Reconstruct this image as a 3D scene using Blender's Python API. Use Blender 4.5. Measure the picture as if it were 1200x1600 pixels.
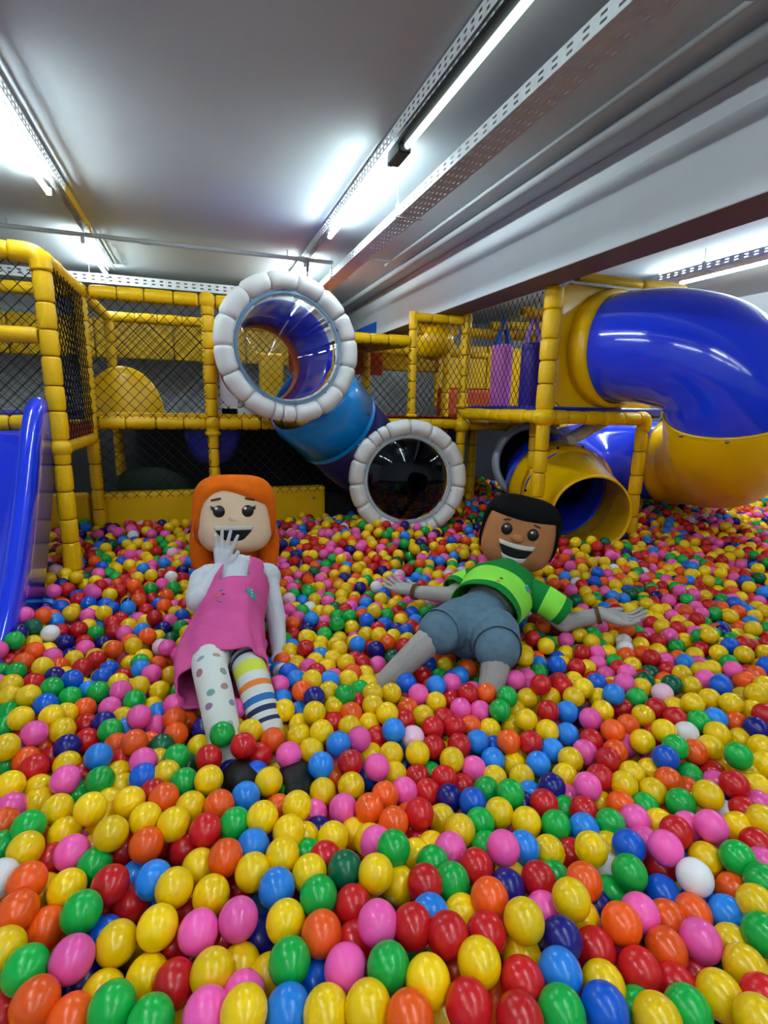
import bpy, bmesh, math, random
import numpy as np
from mathutils import Vector, Matrix
for _o in list(bpy.data.objects): bpy.data.objects.remove(_o)
random.seed(7); RNG = np.random.default_rng(11)
SC = bpy.context.scene; COL = SC.collection; PI = math.pi

# ------------------------------------------------------------------ camera
F, PITCH, YAW, ROLL = 808.0, .2024, .3456, .01963          # focal length in pixels of the 1200x1600 frame
_cy, _sy = math.cos(YAW), math.sin(YAW)
FWD = np.array([_sy*math.cos(PITCH), _cy*math.cos(PITCH), -math.sin(PITCH)])
_rt = np.array([_cy, -_sy, 0.]); _up = np.cross(_rt, FWD)
RT = math.cos(ROLL)*_rt + math.sin(ROLL)*_up; UP = -math.sin(ROLL)*_rt + math.cos(ROLL)*_up
CAM = np.array([0., 0., 1.4])
cam = bpy.data.cameras.new('camera'); camo = bpy.data.objects.new('camera', cam); COL.objects.link(camo)
cam.sensor_fit = 'VERTICAL'; cam.sensor_height = 24.; cam.lens = 24.*F/1600.; cam.clip_start = .02
camo.matrix_world = Matrix(((RT[0], UP[0], -FWD[0], CAM[0]), (RT[1], UP[1], -FWD[1], CAM[1]), (RT[2], UP[2], -FWD[2], CAM[2]), (0, 0, 0, 1)))
SC.camera = camo
# ------------------------------------------------------------------ world, exposure (all light comes from the tube lamps below)
w = bpy.data.worlds.new('world'); SC.world = w; w.use_nodes = True
w.node_tree.nodes['Background'].inputs[0].default_value = (.5, .56, .6, 1); w.node_tree.nodes['Background'].inputs[1].default_value = .02
LAMP = 40.0
SC.cycles.max_bounces = 5; SC.cycles.diffuse_bounces = 3; SC.cycles.glossy_bounces = 2; SC.cycles.transmission_bounces = 3; SC.cycles.transparent_max_bounces = 8; SC.cycles.adaptive_threshold = .03; SC.cycles.caustics_reflective = False; SC.cycles.caustics_refractive = False
vs = SC.view_settings; vs.view_transform = 'Standard'; vs.look = 'None'; vs.gamma = 1; vs.exposure = 1.1; vs.use_curve_mapping = False

def ray(px, py): return FWD + RT*(px-600)/F - UP*(py-800)/F
def proj(p):
    d = np.asarray(p) - CAM; z = d @ FWD
    return 600+F*(d@RT)/z, 800-F*(d@UP)/z, z
def atz(px, py, z): r = ray(px, py); return CAM + r*((z-CAM[2])/r[2])
def aty(px, py, y): r = ray(px, py); return CAM + r*(y/r[1])
def atd(px, py, d): return CAM + ray(px, py)*d

# ------------------------------------------------------------------ materials
def lin(c): return tuple((v/12.92 if v <= .04045 else ((v+.055)/1.055)**2.4) for v in (x/255 for x in c))
MATS = {}
def mat(name, rgb, rough=.5, spec=.5, var=.06, scale=6., bump=0., bscale=60., metal=0., trans=0., ior=1.45, coat=0., rgb2=None, sss=0.):
    if name in MATS: return MATS[name]
    m = bpy.data.materials.new(name); m.use_nodes = True; nt = m.node_tree; b = nt.nodes['Principled BSDF']
    c = lin(rgb); c2 = lin(rgb2) if rgb2 else tuple(max(0, v*(1-var*2.2)) for v in c)
    tc = nt.nodes.new('ShaderNodeTexCoord'); nz = nt.nodes.new('ShaderNodeTexNoise'); nz.inputs['Scale'].default_value = scale; nz.inputs['Detail'].default_value = 4
    rp = nt.nodes.new('ShaderNodeValToRGB'); rp.color_ramp.elements[0].position = .3; rp.color_ramp.elements[1].position = .7
    rp.color_ramp.elements[0].color = (*c2, 1); rp.color_ramp.elements[1].color = (*c, 1)
    nt.links.new(tc.outputs['Object'], nz.inputs['Vector']); nt.links.new(nz.outputs['Fac'], rp.inputs['Fac']); nt.links.new(rp.outputs['Color'], b.inputs['Base Color'])
    b.inputs['Roughness'].default_value = rough; b.inputs['Specular IOR Level'].default_value = spec; b.inputs['Metallic'].default_value = metal
    b.inputs['Transmission Weight'].default_value = trans; b.inputs['IOR'].default_value = ior; b.inputs['Coat Weight'].default_value = coat
    b.inputs['Coat Roughness'].default_value = .08
    if sss: b.inputs['Subsurface Weight'].default_value = sss; b.inputs['Subsurface Radius'].default_value = (.02, .015, .01); b.inputs['Subsurface Scale'].default_value = .5
    if bump:
        n2 = nt.nodes.new('ShaderNodeTexNoise'); n2.inputs['Scale'].default_value = bscale; n2.inputs['Detail'].default_value = 5
        bp = nt.nodes.new('ShaderNodeBump'); bp.inputs['Strength'].default_value = bump; bp.inputs['Distance'].default_value = .01
        nt.links.new(tc.outputs['Object'], n2.inputs['Vector']); nt.links.new(n2.outputs['Fac'], bp.inputs['Height']); nt.links.new(bp.outputs['Normal'], b.inputs['Normal'])
    MATS[name] = m; return m
def emit(name, rgb, strength):
    m = bpy.data.materials.new(name); m.use_nodes = True; nt = m.node_tree; nt.nodes.clear()
    e = nt.nodes.new('ShaderNodeEmission'); o = nt.nodes.new('ShaderNodeOutputMaterial'); e.inputs[0].default_value = (*rgb, 1); e.inputs[1].default_value = strength
    nt.links.new(e.outputs[0], o.inputs[0]); return m
M_CEIL = mat('ceiling_paint', (192, 202, 208), .85, .2, .03, 1.5, .03, 90)
M_WALL = mat('wall_paint', (222, 225, 230), .8, .25, .03, 2, .1, 60)
M_BEAM = mat('beam_paint', (214, 220, 226), .7, .3, .02, 2, .06, 60)
M_SOFFIT = mat('beam_underside_brown', (150, 126, 120), .8, .2, .05, 3, .1, 60)
M_FLOOR = mat('pit_floor', (60, 58, 62), .9)
M_GALV = mat('galvanised_steel', (214, 218, 221), .5, .4, .08, 25, metal=.08)
M_PIPE = mat('painted_pipe', (178, 184, 188), .5, .4, .04, 8)
M_BLACK = mat('black_plastic', (22, 23, 27), .45)
M_FOAM = mat('yellow_vinyl', (255, 198, 2), .42, .45, .07, 9, .06, 40)
M_FOAMJ = mat('yellow_vinyl_core', (120, 80, 4), .6, .3)
M_YPL = mat('yellow_plastic', (255, 198, 0), .28, .5, .04, 4, coat=.1)
M_YPAD = mat('yellow_wall_pad', (248, 192, 4), .4, .4, .06, 5)
M_BLUE = mat('royal_blue_plastic', (28, 62, 242), .14, .55, .05, 2, coat=.7)
M_LBLUE = mat('sky_blue_plastic', (0, 156, 250), .25, .5, .05, 4, coat=.3)
M_NAVY = mat('navy_plastic', (24, 28, 92), .25, .5, .06, 4, coat=.3)
M_WFOAM = mat('white_vinyl', (228, 226, 226), .45, .45, .04, 8, .08, 30)
M_GREYP = mat('grey_flange', (188, 196, 204), .35, .5, .05, 8)
M_ORANGE = mat('orange_panel', (226, 92, 24), .45, .4, .08, 6)
M_REDN = mat('red_net_mat', (176, 58, 36), .6, .3, .2, 40)
M_NET = mat('black_cord', (26, 26, 30), .7, .3)
M_DARK = mat('dark_deck', (34, 32, 34), .8)
M_MATB = mat('blue_vinyl_mat', (30, 46, 170), .3, .5, .06, 8, coat=.3)
M_PINK = mat('pink_vinyl', (226, 122, 206), .35, .45, .05, 5)
M_PURP = mat('purple_vinyl', (62, 36, 158), .3, .5, .06, 5)
M_STRAPB = mat('blue_strap', (20, 84, 180), .6); M_STRAPP = mat('violet_strap', (150, 104, 200), .6)
M_BPANEL = mat('blue_board', (18, 108, 232), .45, .4)
M_STEEL = mat('steel_bolt', (150, 152, 156), .35, .5, metal=.9)
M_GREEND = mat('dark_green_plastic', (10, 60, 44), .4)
M_GLASS = bpy.data.materials.new('clear_dome'); M_GLASS.use_nodes = True
def _glass(m, tint, fac):
    nt = m.node_tree; nt.nodes.clear(); o = nt.nodes.new('ShaderNodeOutputMaterial'); g = nt.nodes.new('ShaderNodeBsdfGlossy'); t = nt.nodes.new('ShaderNodeBsdfTransparent'); mx = nt.nodes.new('ShaderNodeMixShader'); fr = nt.nodes.new('ShaderNodeFresnel')
    g.inputs['Roughness'].default_value = .03; t.inputs[0].default_value = (*tint, 1); fr.inputs[0].default_value = fac
    nt.links.new(fr.outputs[0], mx.inputs[0]); nt.links.new(t.outputs[0], mx.inputs[1]); nt.links.new(g.outputs[0], mx.inputs[2]); nt.links.new(mx.outputs[0], o.inputs[0])
_glass(M_GLASS, (.86, .9, .95), 1.5)
M_DGLASS = bpy.data.materials.new('darkened_dome'); M_DGLASS.use_nodes = True; _glass(M_DGLASS, (.22, .23, .26), 1.5)  # dark tint stands in for the unlit inside of the lower window
M_TUBE = emit('lit_tube', (.83, .98, 1.0), LAMP)
M_TUBED = emit('dim_lit_tube', (.80, 1.0, .98), 1.3)

# ------------------------------------------------------------------ object helpers
def tag(o, label=None, cat=None, group=None, kind=None):
    if label: o['label'] = label
    if cat: o['category'] = cat
    if group: o['group'] = group
    if kind: o['kind'] = kind
    return o
def thing(name, loc, label, cat, group=None):
    o = bpy.data.objects.new(name, None); COL.objects.link(o); o.location = loc; o.empty_display_size = .1
    return tag(o, label, cat, group)
def wm(o): return (wm(o.parent) if o.parent else Matrix.Identity(4)) @ o.matrix_basis
def obj(name, me, m=None, parent=None, mx=None, smooth=None, kind=None):
    """link a mesh (world coordinates, or local ones with matrix mx) as one object"""
    if isinstance(me, bmesh.types.BMesh):
        b = me; me = bpy.data.meshes.new(name); b.to_mesh(me); b.free()
    if smooth is not None:
        me.polygons.foreach_set('use_smooth', [smooth]*len(me.polygons))
    if m and not me.materials: me.materials.append(m)
    o = bpy.data.objects.new(name, me); COL.objects.link(o)
    if parent: o.parent = parent
    base = wm(parent).inverted() if parent else Matrix.Identity(4)
    o.matrix_basis = base @ (mx if mx is not None else Matrix.Identity(4))
    if kind: o['kind'] = kind
    return o
def struct(name, bm, m, parent=None):
    o = obj(name, bm, m, parent); o['kind'] = 'structure'; return o
def bx(a, b, bev=0., bm=None, seg=2):
    bm = bm or bmesh.new(); r = bmesh.ops.create_cube(bm, size=1)
    s = [(b[i]-a[i]) for i in range(3)]; c = [(a[i]+b[i])/2 for i in range(3)]
    for v in r['verts']: v.co = Vector((v.co.x*s[0]+c[0], v.co.y*s[1]+c[1], v.co.z*s[2]+c[2]))
    if bev: bmesh.ops.bevel(bm, geom=list({e for v in r['verts'] for e in v.link_edges}), offset=bev, segments=seg, affect='EDGES', profile=.5)
    return bm
def frame_of(d):
    d = Vector(d).normalized(); u = d.cross(Vector((0, 0, 1)))
    if u.length < 1e-3: u = Vector((1, 0, 0))
    u.normalize(); return d, u, u.cross(d).normalized()
def axis_mx(p, q, up=None):
    d = (Vector(q)-Vector(p)).normalized(); u = Vector(up) if up else (Vector((0, 0, 1)) if abs(d.z) < .95 else Vector((0, -1, 0)))
    x = u.cross(d).normalized(); y = d.cross(x)
    return Matrix(((x.x, y.x, d.x, p[0]), (x.y, y.y, d.y, p[1]), (x.z, y.z, d.z, p[2]), (0, 0, 0, 1)))
def sweep(path, rad, n=20, cap=False, bm=None, closed=False):
    """round tube along a list of points with one radius or one per point (rotation-minimising frames)"""
    bm = bm or bmesh.new(); P = [Vector(p) for p in path]; R = rad if hasattr(rad, '__len__') else [rad]*len(P)
    T = [((P[min(i+1, len(P)-1)]-P[max(i-1, 0)]).normalized()) for i in range(len(P))]
    _, u, _ = frame_of(T[0]); rings = []
    for i, p in enumerate(P):
        u = (u - T[i]*u.dot(T[i])).normalized(); v = T[i].cross(u)
        rings.append([bm.verts.new(p+(u*math.cos(2*PI*k/n)+v*math.sin(2*PI*k/n))*R[i]) for k in range(n)])
    for a, b in zip(rings, rings[1:]):
        for k in range(n): bm.faces.new((a[k], a[(k+1) % n], b[(k+1) % n], b[k]))
    if cap: bm.faces.new(rings[0][::-1]); bm.faces.new(rings[-1])
    return bm
def spline(pts, n=8):
    """Catmull-Rom through points"""
    P = [np.array(p, float) for p in pts]; P = [2*P[0]-P[1]] + P + [2*P[-1]-P[-2]]; out = []
    for i in range(1, len(P)-2):
        a, b, c, d = P[i-1:i+3]
        for k in range(n):
            t = k/n; out.append(.5*((2*b)+(c-a)*t+(2*a-5*b+4*c-d)*t*t+(3*b-a-3*c+d)*t**3))
    out.append(P[-2]); return out
def lathe(prof, n=24, bm=None, mx=None):
    """profile of (radius, z) revolved about z"""
    bm = bm or bmesh.new(); rings = []
    for r, z in prof:
        if r < 1e-5: rings.append([bm.verts.new((0, 0, z))])
        else: rings.append([bm.verts.new((r*math.cos(2*PI*k/n), r*math.sin(2*PI*k/n), z)) for k in range(n)])
    for a, b in zip(rings, rings[1:]):
        for k in range(n):
            k2 = (k+1) % n
            if len(a) == 1 and len(b) == 1: continue
            if len(a) == 1: bm.faces.new((a[0], b[k2], b[k]))
            elif len(b) == 1: bm.faces.new((a[k], a[k2], b[0]))
            else: bm.faces.new((a[k], a[k2], b[k2], b[k]))
    if mx is not None: bm.transform(mx)
    return bm
def solid(o, t, offset=-1):
    s = o.modifiers.new('thickness', 'SOLIDIFY'); s.thickness = t; s.offset = offset; return o
def ell(c, r, rot=None, n=20, m=12):
    bm = bmesh.new(); bmesh.ops.create_uvsphere(bm, u_segments=n, v_segments=m, radius=1)
    mx = Matrix.Translation(c) @ (rot or Matrix.Identity(4)) @ Matrix.Diagonal((*r, 1)); bm.transform(mx); return bm
def grid_mesh(fn, nu, nv, bm=None, closed_u=False):
    bm = bm or bmesh.new(); V = [[bm.verts.new(fn(i/nu, j/nv)) for j in range(nv+1)] for i in range(nu+(0 if closed_u else 1))]
    L = len(V)
    for i in range(nu):
        for j in range(nv):
            a, b = V[i], V[(i+1) % L]
            try: bm.faces.new((a[j], b[j], b[j+1], a[j+1]))
            except ValueError: pass
    return bm

# ================================================================== THE ROOM
CZ = 2.66; XL, XR, YF, YB = -3.2, 7.4, -6.2, 7.4
struct('floor', bx((XL, YF, -.1), (XR, YB, 0)), M_FLOOR)
struct('ceiling', bx((XL, YF, CZ), (XR, YB, CZ+.12)), M_CEIL)
struct('wall_back', bx((XL, YB, 0), (XR, YB+.1, CZ)), M_WALL)
struct('wall_left', bx((XL-.1, YF, 0), (XL, YB, CZ)), M_WALL)
struct('wall_right', bx((XR, YF, 0), (XR+.1, YB, CZ)), M_WALL)
struct('wall_front', bx((XL, YF-.1, 0), (XR, YF, CZ)), M_WALL)
BX0, BX1, BZ = 2.03, 2.295, 2.205
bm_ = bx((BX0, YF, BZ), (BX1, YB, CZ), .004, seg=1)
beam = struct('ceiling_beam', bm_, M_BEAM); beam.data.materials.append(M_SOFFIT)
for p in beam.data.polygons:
    if p.normal.z < -.9: p.material_index = 1  # downward faces get a darker brown than the sides
beam2 = struct('ceiling_beam', bx((5.75, YF, BZ), (6.02, YB, CZ), .004, seg=1), M_BEAM)
tag(obj('wall_board', bx((BX0-.014, 6.02, BZ+.003), (BX0-.001, 7.35, BZ+.155), .003), M_BPANEL), 'bright blue board fixed to the far end of the white beam', 'board')

# ------------------------------------------------------------------ perforated trays and struts (real slots)
def plate(bm, O, U, V, L, W, rows, period, slot, slot_w):
    """strip along U (length L), width W along V, with slots; rows = centres across the width"""
    O, U, V = Vector(O), Vector(U), Vector(V); n = max(1, int(L/period))
    vs_ = sorted([0., W] + [r+s*slot_w/2 for r in rows for s in (-1, 1)])
    us = [0.]
    for i in range(n): us += [i*period+(period-slot)/2, i*period+(period+slot)/2]
    us.append(L); g = [[bm.verts.new(O+U*u+V*v) for v in vs_] for u in us]
    for i in range(len(us)-1):
        for j in range(len(vs_)-1):
            if i % 2 == 1 and j % 2 == 1: continue
            bm.faces.new((g[i][j], g[i+1][j], g[i+1][j+1], g[i][j+1]))
def strut(name, x0, x1, y0, y1, z0, z1, label, m=M_GALV, yellow=None):
    t = thing(name, ((x0+x1)/2, y0, z1), label, 'strut'); H = z1-z0
    for nm, O, V in (('side_plate', (x0, y0, z0), (0, 0, 1)), ('side_plate', (x1, y0, z0), (0, 0, 1))):
        b = bmesh.new(); plate(b, O, (0, 1, 0), V, y1-y0, H, (H*.3, H*.7), .05, .022, H*.17); solid(obj(nm, b, m, t), .0015, 0)
    obj('top_plate', bx((x0, y0, z1-.002), (x1, y1, z1)), m, t)
    if yellow:
        for O in ((x0-.003, yellow[0], z0), (x1+.003, yellow[0], z0)):
            b = bmesh.new(); plate(b, O, (0, 1, 0), (0, 0, 1), yellow[1]-yellow[0], H, (H*.3, H*.7), .05, .022, H*.17)
            q = solid(obj('painted_section', b, M_YPAD, t), .0015, 0); q['label'] = 'yellow painted perforated section'
    return t
strut('lamp_strut', .915, .96, YF+.05, 5.8, 2.6, 2.655, 'perforated steel strut carrying the right row of tube lamps')
strut('lamp_strut', -.715, -.665, YF+.05, 5.8, 2.6, 2.655, 'perforated steel strut with a yellow section above the left tube lamps', yellow=(3.82, 4.62))
strut('lamp_strut', 4.16, 4.2, YF+.05, 6.6, 2.59, 2.645, 'perforated steel strut beyond the beam above the blue slide')
def cable_tray(x0, x1, y0, y1, z0, H, label, rods):
    t = thing('cable_tray', ((x0+x1)/2, y0, z0), label, 'cable tray')
    for x in (x0, x1):
        b = bmesh.new(); plate(b, (x, y0, z0), (0, 1, 0), (0, 0, 1), y1-y0, H, (H*.32, H*.7), .075, .03, H*.16); solid(obj('side_plate', b, M_GALV, t), .0015, 0)
    W = x1-x0; b = bmesh.new(); plate(b, (x0, y0, z0), (0, 1, 0), (1, 0, 0), y1-y0, W, [W*(.14+.18*k) for k in range(5)], .075, .024, .004); solid(obj('bottom_plate', b, M_GALV, t), .0015, 0)
    for y in rods:
        obj('hanger_rod', sweep([((x0-.006), y, z0+H*.3), (x0-.006, y, CZ)], .004, 6), M_GALV, t)
        obj('clamp', bx((x0-.012, y-.015, z0), (x0-.002, y+.015, z0+H+.012)), M_GALV, t)
        obj('cross_bar', bx((x0-.02, y-.008, z0-.008), (x1+.02, y+.008, z0-.003)), M_GALV, t)
cable_tray(1.18, 1.31, YF+.05, 5.6, 2.5, .055, 'wide perforated cable tray hanging beside the right lamp row', (1.0, 3.13, 4.75))
cable_tray(3.84, 3.97, YF+.05, 6.4, 2.5, .055, 'perforated cable tray beyond the beam, left of the right-hand lamps', (1.6, 3.3, 5.0))
t = thing('wall_tray', (-.5, 5.9, 2.5), 'pale perforated tray running across the far end of the ceiling', 'cable tray')
b = bmesh.new(); plate(b, (XL+.05, 5.9, 2.5), (1, 0, 0), (0, 0, 1), 4.3, .085, (.028, .06), .075, .03, .012); solid(obj('front_plate', b, M_GALV, t), .0015, 0)
obj('bottom_plate', bx((XL+.05, 5.9, 2.498), (1.15, 6.05, 2.5)), M_GALV, t)
for x in (-2.4, -.9, .6): obj('hanger_rod', sweep([(x, 5.95, 2.5), (x, 5.95, CZ)], .004, 6), M_GALV, t)
# pipes
t = thing('sprinkler_pipe', (-1, 4.68, 2.6), 'thin grey sprinkler pipe crossing under the ceiling', 'pipe')
obj('pipe', sweep([(XL, 4.68, 2.6), (1.17, 4.68, 2.6)], .017, 12), M_PIPE, t, smooth=True)
for x in (.92, -.3, -1.9): obj('pipe_collar', sweep([(x-.03, 4.68, 2.6), (x+.03, 4.68, 2.6)], .022, 12, True), M_PIPE, t)
for x in (-1.2, .78): obj('hanger', sweep([(x, 4.68, 2.6), (x, 4.68, CZ)], .006, 6), M_PIPE, t)
h = obj('sprinkler_head', lathe([(0, 2.6), (.016, 2.6), (.016, 2.55), (.01, 2.545), (.012, 2.51), (.005, 2.505), (.005, 2.48), (.02, 2.478), (0, 2.47)], 12, mx=Matrix.Translation((.95, 4.68, 0))), M_STEEL, t)
t = tag(obj('conduit', sweep(spline([(1.655, YF, 2.63), (1.655, 1., 2.63), (1.655, 4.4, 2.63), (1.65, 4.52, 2.63), (1.6, 4.55, 2.63), (1.32, 4.55, 2.63)], 6), .011, 8), M_PIPE, smooth=True), 'thin conduit along the ceiling with an elbow towards the cable tray', 'pipe')
tag(obj('drain_pipe', sweep([(1.81, YF, 2.625), (1.81, 7.3, 2.625)], .026, 16), M_PIPE, smooth=True), 'pale round pipe running along the ceiling beside the beam', 'pipe')
t = thing('pipe_stub', (1.5, 1.28, 2.5), 'short pale pipe stub with a bracket near the top right corner', 'pipe')
obj('pipe', sweep([(1.36, 1.27, 2.52), (1.62, 1.24, 2.56)], .022, 12, True), M_PIPE, t, smooth=True); obj('bracket', bx((1.6, 1.19, 2.53), (1.66, 1.27, 2.66), .01), M_PIPE, t)

# ------------------------------------------------------------------ tube lamps
def tube_lamp(x, y0, y1, z, label, housing=False, sx=0., group='ceiling tube lamps', ztop=2.6, tm=None):
    t = thing('tube_lamp', (x, (y0+y1)/2, z), label, 'lamp', group)
    obj('glass_tube', sweep([(x, y0, z), (x, y1, z)], .0145, 8, True), tm or M_TUBE, t)
    if housing: obj('end_holder', bx((x-.04, y1-.01, z-.03), (x+.022, y1+.15, ztop+.01), .008, seg=1), M_BLACK, t)
    for y in (y0, y1):
        s = 1 if y == y1 else -1
        if not (housing and s == 1): obj('end_holder', bx((x-.014, min(y, y+s*.03), z-.016), (x+.014, max(y, y+s*.03), ztop), .004, seg=1), M_PIPE, t)
    if housing: obj('housing', bx((x-.045, y0, z+.004), (x-.012, y1, ztop), .003, seg=1), M_BLACK, t)
tube_lamp(.975, 1.33, 2.50, 2.575, 'lit tube lamp with a black housing at the top of the photo', True, tm=M_TUBED)
tube_lamp(.955, 2.68, 3.90, 2.57, 'bright lit tube lamp beyond the black lamp holder, right row')
tube_lamp(.94, 4.75, 5.75, 2.57, 'lit tube lamp behind the white ring, end of the right row')
tube_lamp(-.742, 2.52, 3.76, 2.57, 'bright tube lamp at the left edge of the photo')
tube_lamp(-.742, 4.76, 5.86, 2.57, 'tube lamp above the left yellow tower, beyond the pipe')
for i, (x, y) in enumerate(((-.742, .3), (-.742, -1.5), (.955, -.4), (.955, -1.9), (-.742, -3.2), (.955, -3.6), (-.742, -4.8), (.955, -5.2))):  # farthest ones are unseen, added to brighten surfaces facing the camera
    tube_lamp(x, y, y+1.2, 2.57, 'tube lamp behind the photographer, outside the picture', group='lamps behind the viewer')
tube_lamp(4.13, 2.2, 4.0, 2.575, 'upper thin lit tube above the blue slide', False, ztop=CZ)
tube_lamp(4.30, 2.0, 3.9, 2.57, 'thick lit tube nearest the blue slide, right edge', False, ztop=CZ)
for y in (.0, -2., -4.): tube_lamp(4.30, y, y+1.2, 2.57, 'tube lamp behind the photographer, outside the picture', group='lamps behind the viewer', ztop=CZ)  # rearmost one likewise unseen, added for light from the front
tube_lamp(4.30, 4.6, 5.8, 2.57, 'tube lamp beyond the big blue slide', ztop=CZ)

# ================================================================== CLIMBING FRAMES
def pad_mesh():
    prof = [(0, 0), (.78, .004), (.93, .03), (1, .1), (1.02, .5), (1, .9), (.93, .97), (.78, .996), (0, 1)]
    b = lathe(prof, 12); me = bpy.data.meshes.new('foam_pad'); b.to_mesh(me); b.free(); me.materials.append(M_FOAM)
    me.polygons.foreach_set('use_smooth', [True]*len(me.polygons)); return me
PAD = pad_mesh()
def member(t, p, q, r=.047, seg=.165, name=None, skip=()):
    p, q = Vector(p), Vector(q); L = (q-p).length; d = (q-p)/L
    o = obj(name or ('post' if abs(d.z) > .8 else 'rail'), sweep([p, q], r*.72, 8, True), M_FOAMJ, t)
    n = max(1, round(L/seg)); mx = axis_mx(p, q)
    ls = [1+random.uniform(-.16, .16) for _ in range(n)]; s = sum(ls); a = 0
    for k in range(n):
        l = ls[k]/s*L
        if k not in skip:
            j = r*random.uniform(.96, 1.05)
            obj('foam_pad', PAD, None, o, mx @ Matrix.Translation((0, 0, a+.002)) @ Matrix.Rotation(random.uniform(0, 1), 4, 'Z') @ Matrix.Diagonal((j, j, l-.004, 1)))
        a += l
    return o
def knuckle(t, p, r=.066, sz=1.):
    return obj('corner_pad', ell(p, (r, r, r*sz), n=14, m=9), M_FOAM, t, smooth=True)
def net(t, O, U, V, w_, h_, cu=.078, cv=.082, r=.0027, hole=None):
    O, U, V = Vector(O), Vector(U).normalized(), Vector(V).normalized(); N = U.cross(V); bm = bmesh.new(); k = cv/cu
    def seg(a, b):
        A, B = O+U*a[0]+V*a[1], O+U*b[0]+V*b[1]; d = (B-A).normalized(); s = d.cross(N)
        ra = [bm.verts.new(A+s*(r*c)+N*(r*e)) for c, e in ((1, 0), (-.5, .87), (-.5, -.87))]; rb = [bm.verts.new(B+s*(r*c)+N*(r*e)) for c, e in ((1, 0), (-.5, .87), (-.5, -.87))]
        for i in range(3): bm.faces.new((ra[i], ra[(i+1) % 3], rb[(i+1) % 3], rb[i]))
    for sgn in (1, -1):
        c0 = -h_/k if sgn > 0 else 0.; c = c0 + .013
        while c < (w_ if sgn > 0 else w_+h_/k):
            # u = c + sgn*v/k
            pts = []
            lo = 0.; hi = h_
            if sgn > 0: lo = max(lo, -c*k); hi = min(hi, (w_-c)*k)
            else: lo = max(lo, (c-w_)*k); hi = min(hi, c*k)
            if hi-lo > .01:
                f = lambda v: (c+sgn*v/k, v)
                iv = [(lo, hi)]
                if hole:
                    hu, hv, hr = hole; a_ = 1+1/k/k; b_ = 2*((c-hu)*sgn/k-hv); c_ = (c-hu)**2+hv*hv-hr*hr; D = b_*b_-4*a_*c_
                    if D > 0:
                        v0, v1 = (-b_-D**.5)/2/a_, (-b_+D**.5)/2/a_; iv = [(lo, min(hi, v0)), (max(lo, v1), hi)]
                for a, b2 in iv:
                    if b2-a > .01: seg(f(a), f(b2))
            c += cu
    return obj('safety_net', bm, M_NET, t, kind='stuff')

YA, YB2, YL, YR = 4.28, 5.42, 3.38, 3.1; ZT = 2.135; ZD = 1.24; XA = -.72
# ---- left tower
TL = thing('climbing_frame', (-1.5, 3.9, 0), 'yellow padded tower frame at the left edge beside the blue slide', 'climbing frame')
member(TL, (-.735, YL, .12), (-.735, YL, ZT-.07), .048, .155)
obj('corner_pad', sweep(spline([(-.735, YL, ZT-.07), (-.745, YL, ZT-.01), (-.79, YL, ZT+.012), (-.87, YL, ZT+.015)], 5), .053, 14, True), M_FOAM, TL, smooth=True)
member(TL, (-.735, YL+.04, ZT), (XA, YA, ZT), .045, .15)
member(TL, (-.87, YL, ZT+.015), (-2.5, YL, ZT+.015), .047, .2)
member(TL, (-.78, YL, 1.735), (-2.5, YL, 1.735), .044, .26)
member(TL, (-.78, YL, 1.27), (-2.5, YL, 1.27), .042, .19)
knuckle(TL, (-.735, YL, 1.13), .06)
member(TL, (-.735, YL+.04, 1.13), (XA, YA, 1.13), .042, .3)
member(TL, (XA, YA, .12), (XA, YA, ZT-.04), .042, .17)
knuckle(TL, (XA, YA, ZT), .056); knuckle(TL, (XA, YA, 1.23), .055)
member(TL, (XA, YA+.02, ZT), (XA, YB2, ZT), .042, .17)
member(TL, (XA-.05, YA, ZT-.01), (-2.5, YA, ZT-.01), .042, .2)
member(TL, (XA-.05, YA, 1.22), (-.76-1.7, YA, 1.22), .042, .2)
obj('deck_board', bx((-2.5, YL+.03, 1.285), (-.76, YA-.03, 1.325), .01), M_MATB, TL)
obj('deck_skirt', bx((-2.5, YL+.05, 1.12), (-.76, YL+.09, 1.24), .008), M_ORANGE, TL)
obj('deck_skirt', bx((-.74, YL+.06, 1.16), (-.715, YA-.05, 1.25), .006), M_REDN, TL)
net(TL, (-2.45, YL-.0, 1.3), (1, 0, 0), (0, 0, 1), 1.69, .42)
net(TL, (-2.45, YL-.0, 1.77), (1, 0, 0), (0, 0, 1), 1.69, .36)
net(TL, (-.70, YL+.04, 1.17), (0, 1, 0), (0, 0, 1), .86, .95)
net(TL, (-.755, YL+.06, 1.3), (0, 1, 0), (0, 0, 1), .84, .82)
# ---- middle frame
TM = thing('climbing_frame', (.7, 4.6, 0), 'yellow padded frame with black netting along the back behind the white rings', 'climbing frame')
XM = .112
member(TM, (XM, YA, 1.17), (XM, YA, ZT), .05, .115); member(TM, (XM, YA, .12), (XM, YA, 1.2), .04, .16)
knuckle(TM, (XM, YA, ZT), .066); knuckle(TM, (XM, YA, ZD), .062)
member(TM, (XA+.06, YA, ZT), (XM-.06, YA, ZT), .048, .19); member(TM, (XM+.06, YA, ZT), (.62, YA, ZT), .046, .19)
member(TM, (XA+.05, YA, ZD), (XM-.05, YA, ZD), .048, .165); member(TM, (XM+.05, YA, ZD), (1.15, YA, ZD), .046, .16); member(TM, (1.15, YA, ZD+.01), (2.22, YA, ZD+.01), .044, .14)
obj('deck_edge', bx((XA, YA+.0, ZD+.04), (2.2, YA+.08, ZD+.075), .008), M_YPAD, TM)
member(TM, (1.775, YA, ZD+.08), (1.775, YA, 2.19), .038, .15)
member(TM, (1.0, YA, 1.945), (1.74, YA, 1.945), .044, .2)
member(TM, (1.775, YA, 2.14), (2.24, YA, 2.14), .042, .16)
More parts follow.
